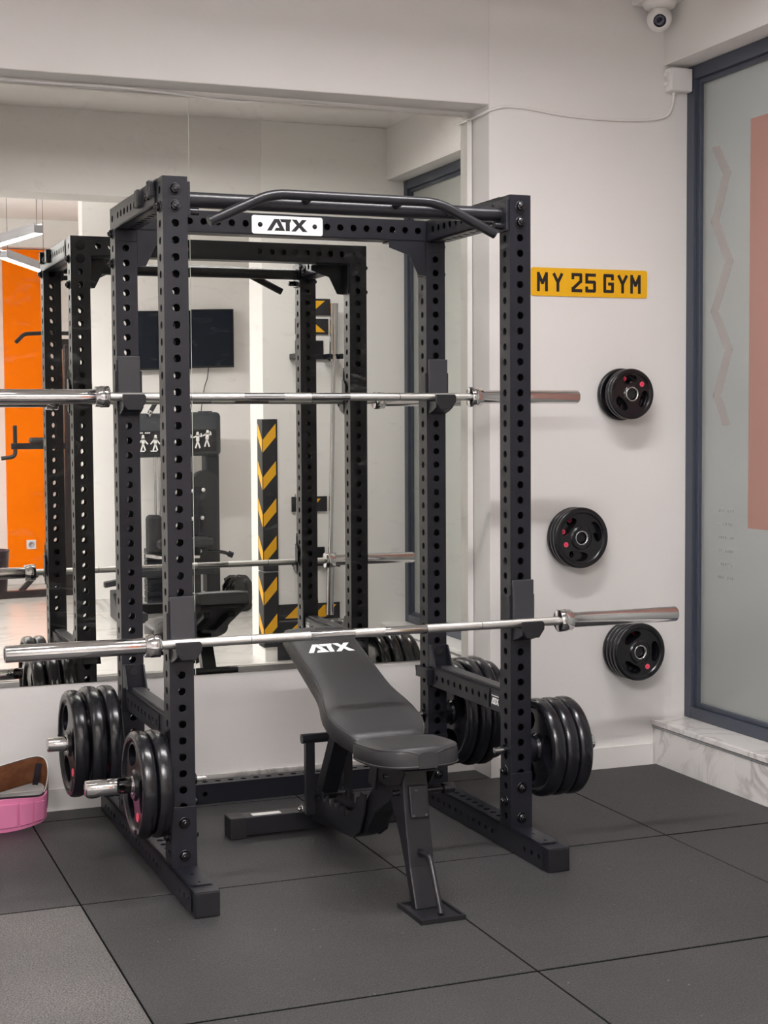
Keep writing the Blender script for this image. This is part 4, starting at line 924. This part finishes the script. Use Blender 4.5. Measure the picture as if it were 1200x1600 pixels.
mb = MB(); mb.tube(smooth([zz(1.70, 0.97), zz(1.70, 1.12), zz(1.735, 1.22), zz(1.70, 1.34), zz(1.735, 1.46), zz(1.70, 1.58), zz(1.71, 1.74)], 0.03), 0.0125, 14); build(mb, 'bent_shaft', M_CHROME, cb)
mb = MB(); mb.cyl(zz(1.70, 0.765), zz(1.70, 0.97), 0.0235, 22); mb.cyl(zz(1.70, 0.97), zz(1.70, 0.985), 0.032, 22); build(mb, 'sleeve', M_SLEEVE, cb)
mb = MB(); mb.cyl(zz(1.71, 1.76), zz(1.712, 1.94), 0.0235, 22); mb.cyl(zz(1.71, 1.745), zz(1.71, 1.76), 0.032, 22); build(mb, 'sleeve', M_SLEEVE, cb)

# ================================================================ television
tv = empty('television', (1.68, -4.70, 1.80)); tag(tv, 'flat black television on the white wall, seen in the mirror', 'television')
TR = lambda x, d, z: Vector((x, -4.735 + d + (x - 1.33) * 0.02, z - (2.053 - x) * 0.028))
mb = MB(); P8 = [TR(x, d, z) for x in (1.325, 2.045) for d in (0.03, 0.065) for z in (1.822, 2.265)]
mb.add(P8, [(0, 1, 3, 2), (4, 6, 7, 5), (0, 4, 5, 1), (2, 3, 7, 6), (0, 2, 6, 4), (1, 5, 7, 3)]); build(mb, 'casing', M_CAP, tv, bevel=0.002)
mb = MB(); P8 = [TR(x, d, z) for x in (1.333, 2.037) for d in (0.0655, 0.067) for z in (1.835, 2.258)]
mb.add(P8, [(0, 1, 3, 2), (4, 6, 7, 5), (0, 4, 5, 1), (2, 3, 7, 6), (0, 2, 6, 4), (1, 5, 7, 3)]); build(mb, 'screen', M_SCREEN, tv)
mb = MB(); mb.box(1.55, 1.8, -4.7395, -4.69, 1.93, 2.13); build(mb, 'wall_bracket', M_CAP, tv)
mb = MB(); mb.tube(catmull([(1.86, -4.715, 1.83), (1.85, -4.72, 1.74), (1.825, -4.72, 1.66), (1.80, -4.72, 1.5), (1.79, -4.72, 1.35)]), 0.0035, 8); build(mb, 'power_cord', M_CAP, tv)

# ================================================================ selectorised machine under the television
mc = empty('cable_machine', (1.5, -4.35, -0.02)); tag(mc, 'dark seated pulldown machine beneath the television, seen in the mirror', 'gym machine')
def rbox(x0, x1, y0, y1, z0, z1, nm, m, b=0.01, par=None, sg=3):
    mb = MB(); mb.box(x0, x1, y0, y1, z0, z1); return build(mb, nm, m, par or mc, bevel=b, seg=sg)
hs_ = rbox(1.165, 1.848, -4.50, -4.30, 1.155, 1.478, 'housing', M_MACH, 0.035, sg=4)
rbox(1.20, 1.805, -4.2995, -4.293, 1.190, 1.350, 'exercise_placard', M_LETTER, 0.002, hs_)
mb = MB(); mb.lathe([(0, 0.0), (0, 0.05), (0.006, 0.055), (0.012, 0.05), (0.012, 0.0)], (1.745, -4.38, 1.474), (0, 0, 1), 24); build(mb, 'cup_holder', M_DKMACH, hs_)
pl_ = [c for c in hs_.children][0]
# printed figures and title line
def figure(x, z, h, lean, low):
    mb = MB(); y = -4.2925; b = lambda p, q, w_: mb.bar((p[0], y, p[1]), (q[0], y, q[1]), w_, 0.0012, (1, 0, 0) if abs(p[0] - q[0]) < abs(p[1] - q[1]) else (0, 0, 1))
    mb.cyl((x + lean * 0.3, y - 0.0006, z + h * 0.93), (x + lean * 0.3, y + 0.0006, z + h * 0.93), h * 0.085, 12)
    b((x + lean * 0.25, z + h * 0.86), (x, z + h * 0.45), h * 0.20); b((x, z + h * 0.47), (x - h * 0.14, z + h * 0.02), h * 0.09); b((x, z + h * 0.47), (x + h * 0.14, z + h * 0.02), h * 0.09)
    if low:
        b((x, z + h * 0.8), (x - h * 0.3, z + h * 0.42), h * 0.08); b((x, z + h * 0.8), (x + h * 0.3, z + h * 0.42), h * 0.08); b((x - h * 0.3, z - h * 0.02), (x + h * 0.1, z - h * 0.02), h * 0.07)
    else:
        b((x, z + h * 0.8), (x - h * 0.26, z + h * 0.66), h * 0.08); b((x, z + h * 0.8), (x + h * 0.26, z + h * 0.72), h * 0.08); b((x + h * 0.26, z + h * 0.72), (x + h * 0.2, z + h * 0.92), h * 0.07)
    o = bpy.data.meshes.new('f'); 
    c_ = build(mb, 'printed_figure', M_WHITEPRINT, None, loc=(0, 0, 0)); return c_
# (figures are sub-parts of the housing, so that the tree stays three levels deep)
for x, z, h, ln_, lw in ((1.255, 1.205, 0.115, 0, 1), (1.335, 1.205, 0.115, 0, 1), (1.425, 1.205, 0.115, 0.01, 1), (1.575, 1.205, 0.12, -0.02, 0), (1.665, 1.21, 0.122, 0, 0), (1.735, 1.22, 0.125, 0.02, 0)):
    c_ = figure(x, z, h, ln_, lw); c_.parent = hs_; c_.location = -wpos(hs_)
mb = MB(); 
for k in range(13):
    if k not in (4, 9): mb.box(1.215 + k * 0.0135, 1.215 + k * 0.0135 + 0.0105, -4.2935, -4.292, 1.331, 1.340)
build(mb, 'title_line', M_WHITEPRINT, hs_)
rbox(1.735, 1.838, -4.48, -4.33, -0.018, 1.17, 'right_column', M_DKMACH, 0.018)
rbox(1.175, 1.262, -4.48, -4.33, -0.018, 1.17, 'left_column', M_DKMACH, 0.018)
mb = MB(); P = [(1.60, 0.28)] + [(1.708 + 0.105 * math.cos(math.radians(a)), 0.955 + 0.095 * math.sin(math.radians(a))) for a in range(180, -1, -15)] + [(1.806, 0.28)]
mb.prism(P, (0, -4.26, 0), X, Z, (0, -0.06, 0)); bk = build(mb, 'back_pad', M_LEATHER, mc, bevel=0.012, seg=3)
mb = MB()
for x, z in ((1.695, 0.905), (1.685, 0.70), (1.625, 0.69), (1.665, 0.455), (1.612, 0.445), (1.690, 0.14), (1.625, 0.14)): mb.lathe([(0, 0.0), (0, 0.016), (0.006, 0.012), (0.009, 0.0)], (x, -4.2595, z), (0, 1, 0), 14)
tag(build(mb, 'bolt_head', M_WHITEPRINT, bk), 'bright round bolt caps')
rbox(1.585, 1.665, -4.259, -4.235, 0.10, 0.93, 'pad_spine', M_DKMACH, 0.008)
for k, x in enumerate((1.47, 1.44)):
    mb = MB(); mb.cyl((x, -4.38, 0.1), (x, -4.38, 1.17), 0.009, 14); build(mb, 'guide_rod', M_CHROME, mc)
for k in range(9): rbox(1.36, 1.56, -4.44, -4.33, 0.08 + k * 0.045, 0.08 + k * 0.045 + 0.041, 'weight_slab', M_DKMACH, 0.003, sg=1)
rbox(1.318, 1.435, -4.20, -4.13, 0.45, 0.745, 'roller_pad', M_LEATHER, 0.03)
rbox(1.38, 1.72, -4.20, -4.05, 0.50, 0.57, 'seat', M_LEATHER, 0.02)
rbox(1.45, 1.53, -4.17, -4.09, 0.0, 0.50, 'seat_post', M_DKMACH, 0.008)
rbox(1.27, 1.75, -4.22, -4.16, 0.29, 0.345, 'cross_arm', M_DKMACH, 0.008)
mb = MB(); mb.tube(smooth([(1.30, -4.1, 0.455), (1.40, -4.08, 0.44), (1.62, -4.1, 0.43)], 0.04), 0.016, 14); build(mb, 'left_handle', M_CHROME, mc)
mb = MB(); mb.tube(smooth([(1.70, -4.15, 0.46), (1.80, -4.12, 0.455), (1.862, -4.12, 0.432)], 0.03), 0.013, 14); mb.cyl((1.845, -4.12, 0.44), (1.875, -4.12, 0.428), 0.022, 16); build(mb, 'right_handle', M_DKMACH, mc)
mb = MB(); mb.bar((1.36, -4.2, 1.47), (1.47, -4.34, 1.60), 0.03, 0.03); build(mb, 'top_arm', M_DKMACH, mc, bevel=0.006)
mb = MB(); mb.cyl((1.355, -4.2, 1.462), (1.378, -4.215, 1.49), 0.017, 14); tag(build(mb, 'arm_end', M_CHROME, mc), 'shiny metal arm tip')
rbox(1.15, 1.85, -4.55, -4.47, -0.0215, 0.055, 'base_beam', M_DKMACH, 0.01)
rbox(1.18, 1.28, -4.5, -3.95, -0.0215, 0.055, 'base_foot', M_DKMACH, 0.01)
mb = MB(); mb.prism([(-4.30, 0.045), (-4.30, 0.20), (-4.20, 0.18), (-4.10, 0.13), (-4.02, 0.05), (-4.0, 0.02), (-4.10, -0.01), (-4.30, 0.0)], (1.075, 0, 0), Y, Z, (0.17, 0, 0)); build(mb, 'foot_shell', M_DKMACH, mc, bevel=0.008)
mb = MB(); mb.prism([(1.02, 0.225), (1.16, 0.245), (1.25, 0.27), (1.25, 0.30), (1.02, 0.265)], (0, -4.18, 0), X, Z, (0, -0.07, 0)); build(mb, 'foot_lever', M_DKMACH, mc, bevel=0.004)
rbox(1.25, 1.28, -4.2, -4.16, 0.02, 0.29, 'lever_post', M_DKMACH, 0.004)
# black bin liner bag beside the machine
import itertools
def crumple(c, r3, n1, n2, amp, name, m, seed=3):
    rnd = random.Random(seed); mb = MB(); vs = []
    for i in range(n1 + 1):
        ph = PI * i / n1
        for j in range(n2):
            th = 2 * PI * j / n2; k = 1 + amp * (rnd.random() - 0.5) + 0.06 * math.sin(5 * th + i)
            s = max(math.sin(ph), 0.02); vs.append((c[0] + r3[0] * math.copysign(abs(math.cos(th)) ** 0.6, math.cos(th)) * s ** 0.4 * k, c[1] + r3[1] * math.copysign(abs(math.sin(th)) ** 0.6, math.sin(th)) * s ** 0.4 * k, max(-0.0215, c[2] + r3[2] * math.cos(ph) * (1 + amp * 0.5 * (rnd.random() - 0.5)))))
    fs = [(i * n2 + j, i * n2 + (j + 1) % n2, (i + 1) * n2 + (j + 1) % n2, (i + 1) * n2 + j) for i in range(n1) for j in range(n2)]
    mb.add(vs, fs, False); return mb
tag(build(crumple((1.975, -4.36, 0.115), (0.105, 0.12, 0.135), 14, 26, 0.16, 'b', M_BAG), 'rubbish_bag', M_BAG), 'crumpled black rubbish bag between machine and partition, in the mirror', 'bag')

# ================================================================ power tower by the orange stripe
pt_ = empty('power_tower', (1.0, -6.0, -0.02)); tag(pt_, 'black power tower with bent handles in front of the orange stripe, in the mirror', 'gym machine')
def tb(mb, nm, m=M_BROWNM, b=0): return build(mb, nm, m, pt_, bevel=b)
mb = MB(); mb.bar((1.075, -6.0, 0.02), (1.10, -6.0, 2.05), 0.09, 0.09, (0, 1, 0)); tb(mb, 'front_column', M_BROWNM, 0.006)
mb = MB(); mb.bar((1.20, -6.35, 0.02), (1.20, -6.2, 2.05), 0.05, 0.09); tb(mb, 'rear_column', M_BROWNM, 0.006)
mb = MB(); mb.box(1.03, 1.40, -6.22, -6.02, 2.02, 2.10); tb(mb, 'head_beam', M_BROWNM, 0.01)
mb = MB(); mb.tube(smooth([(1.09, -6.02, 2.02), (1.13, -6.03, 1.95), (1.175, -6.06, 1.80), (1.185, -6.08, 1.60), (1.18, -6.08, 1.3)], 0.06), 0.03, 14); tb(mb, 'curved_brace')
mb = MB(); mb.tube(smooth([(1.35, -6.0, 2.145), (0.90, -5.98, 2.143), (0.735, -5.95, 2.132), (0.662, -5.9, 2.062)], 0.035), 0.0165, 14); tb(mb, 'pull_up_handle', M_BLACK2)
mb = MB(); mb.box(0.615, 1.06, -5.995, -5.95, 1.195, 1.245); tb(mb, 'dip_arm', M_BLACK2, 0.004)
mb = MB(); mb.box(0.76, 1.0, -6.01, -5.93, 1.246, 1.29); tb(mb, 'arm_pad', M_LEATHER, 0.015)
mb = MB(); mb.tube(smooth([(0.648, -5.97, 1.39), (0.648, -5.97, 1.135), (0.535, -5.97, 1.122)], 0.04), 0.0165, 14); tb(mb, 'dip_handle', M_BLACK2)
mb = MB(); mb.bar((0.20, -5.85, 0.012), (1.38, -5.98, 0.012), 0.066, 0.066, (0, 1, 0)); tb(mb, 'base_beam', M_BROWNM, 0.004)
mb = MB(); mb.bar((0.665, -5.92, 0.04), (0.80, -5.97, 0.165), 0.04, 0.04, (0, 1, 0)); mb.box(0.76, 0.90, -6.0, -5.94, 0.165, 0.205); tb(mb, 'brace', M_BROWNM)
mb = MB(); mb.bar((1.12, -6.0, 0.36), (1.42, -6.05, 0.05), 0.05, 0.05, (0, 1, 0)); tb(mb, 'side_brace')
# bin at the left edge
bn = empty('waste_bin', (0.49, -6.25, -0.0215)); tag(bn, 'dark round waste bin at the left edge of the mirror', 'bin')
mb = MB(); mb.lathe([(0.0, 0.0), (0.0, 0.105), (0.36, 0.128), (0.365, 0.136), (0.375, 0.136), (0.375, 0.125), (0.02, 0.10), (0.02, 0.0)], (0.49, -6.25, -0.021), (0, 0, 1), 32); build(mb, 'bin_body', M_BIN, bn)
# socket
sk = empty('wall_socket', (0.90, YFAR + 0.05, 0.29)); tag(sk, 'white power socket low on the orange stripe', 'socket')
mb = MB(); mb.box(0.862, 0.944, YFAR + 0.0505, YFAR + 0.060, 0.292, 0.374); build(mb, 'socket_plate', M_WHITEPL, sk, bevel=0.003)
mb = MB(); mb.lathe([(0.0, 0.026), (0.0015, 0.026), (0.0015, 0.019), (0.0005, 0.018), (0.0005, 0.0)], (0.903, YFAR + 0.06, 0.333), (0, 1, 0), 24); tag(build(mb, 'socket_well', M_ALU, sk), 'grey round socket well')

# ================================================================ LED PENDANTS
def pendant(p, q, label, power, cables=((0.06,), (0.94,)), group='linear LED pendants'):
    p = Vector(p); q = Vector(q); c = (p + q) / 2
    t = empty('pendant_light', c); tag(t, label, 'ceiling lamp', group)
    mb = MB(); mb.bar(p, q, 0.055, 0.05, (0, 0, 1) if False else (p - q).normalized().cross(Z)); build(mb, 'profile', M_ALU, t, bevel=0.003)
    d = (q - p).normalized()
    mb = MB(); sd = d.cross(Z).normalized(); mb.bar(p + d * 0.02 + Z * 0.0262, q - d * 0.02 + Z * 0.0262, 0.034, 0.002, sd); tag(build(mb, 'added_uplight', M_EMIT(power * 0.8 if power > 5 else 4.5), t), 'added glowing strip brightening the ceiling')  # uplight strip added to brighten the ceiling
    for s_ in (-1, 1): mb = MB(); mb.bar(p + sd * s_ * 0.025 + Z * 0.031, q + sd * s_ * 0.025 + Z * 0.031, 0.004, 0.013, sd); build(mb, 'side_lip', M_ALU, t)  # lips added to hide the uplight's glow from below
    mb = MB(); mb.bar(p + d * 0.004 - Z * 0.0275, q - d * 0.004 - Z * 0.0275, 0.048, 0.004, d.cross(Z)); tag(build(mb, 'diffuser', M_EMIT(power), t), 'glowing white diffuser strip')
    for (k,) in cables:
        a = p.lerp(q, k); mb = MB(); mb.cyl((a.x, a.y, a.z + 0.026), (a.x, a.y, CEIL), 0.0016, 6); build(mb, 'suspension_wire', M_BOLT, t)
pendant((0.385, -2.824, 2.60), (0.085, -4.29, 2.60), 'upper glowing pendant lamp at the left edge of the mirror', 2.6, ((0.02,), (0.9,)))
pendant((0.80, -5.311, 2.60), (0.37, -4.347, 2.60), 'lower glowing pendant lamp meeting the reflected rack', 1.5, ((0.0,), (0.9,)))
pendant((-2.2, -3.1, 2.60), (0.0, -3.1, 2.60), 'pendant lamp outside the photograph, across the room', 15.0)
pendant((-2.9, -5.6, 2.60), (-1.2, -5.6, 2.60), 'added fill pendant lamp outside the photograph, behind the camera', 2.0)  # unseen pendant added as extra light for the room
def ceiling_light(x0, x1, y, label, power):
    t = empty('ceiling_light', ((x0 + x1) / 2, y, CEIL - 0.05)); tag(t, label, 'ceiling lamp', 'surface-mounted lamps over the rack bay')
    mb = MB(); mb.box(x0, x1, y - 0.06, y + 0.06, CEIL - 0.03, CEIL - 0.0005)
    for a, b, c_, d_ in ((x0, x1, y - 0.06, y - 0.0525), (x0, x1, y + 0.0525, y + 0.06), (x0, x0 + 0.0095, y - 0.0525, y + 0.0525), (x1 - 0.0095, x1, y - 0.0525, y + 0.0525)): mb.box(a, b, c_, d_, CEIL - 0.060, CEIL - 0.03)  # rim deepened to cut grazing light off the upper walls
    build(mb, 'housing', M_WHITEPL, t)
    mb = MB(); mb.box(x0 + 0.01, x1 - 0.01, y - 0.052, y + 0.052, CEIL - 0.046, CEIL - 0.0405); tag(build(mb, 'diffuser', M_EMIT(power), t), 'glowing white diffuser')
ceiling_light(0.1, 1.6, -0.62, 'surface lamp on the ceiling above the front of the rack, outside the photograph', 3.9)
ceiling_light(-2.4, -0.9, -0.62, 'added fill lamp on the ceiling left of the rack, outside the photograph', 1.2)  # second unseen fixture, added as fill for the left of the bay
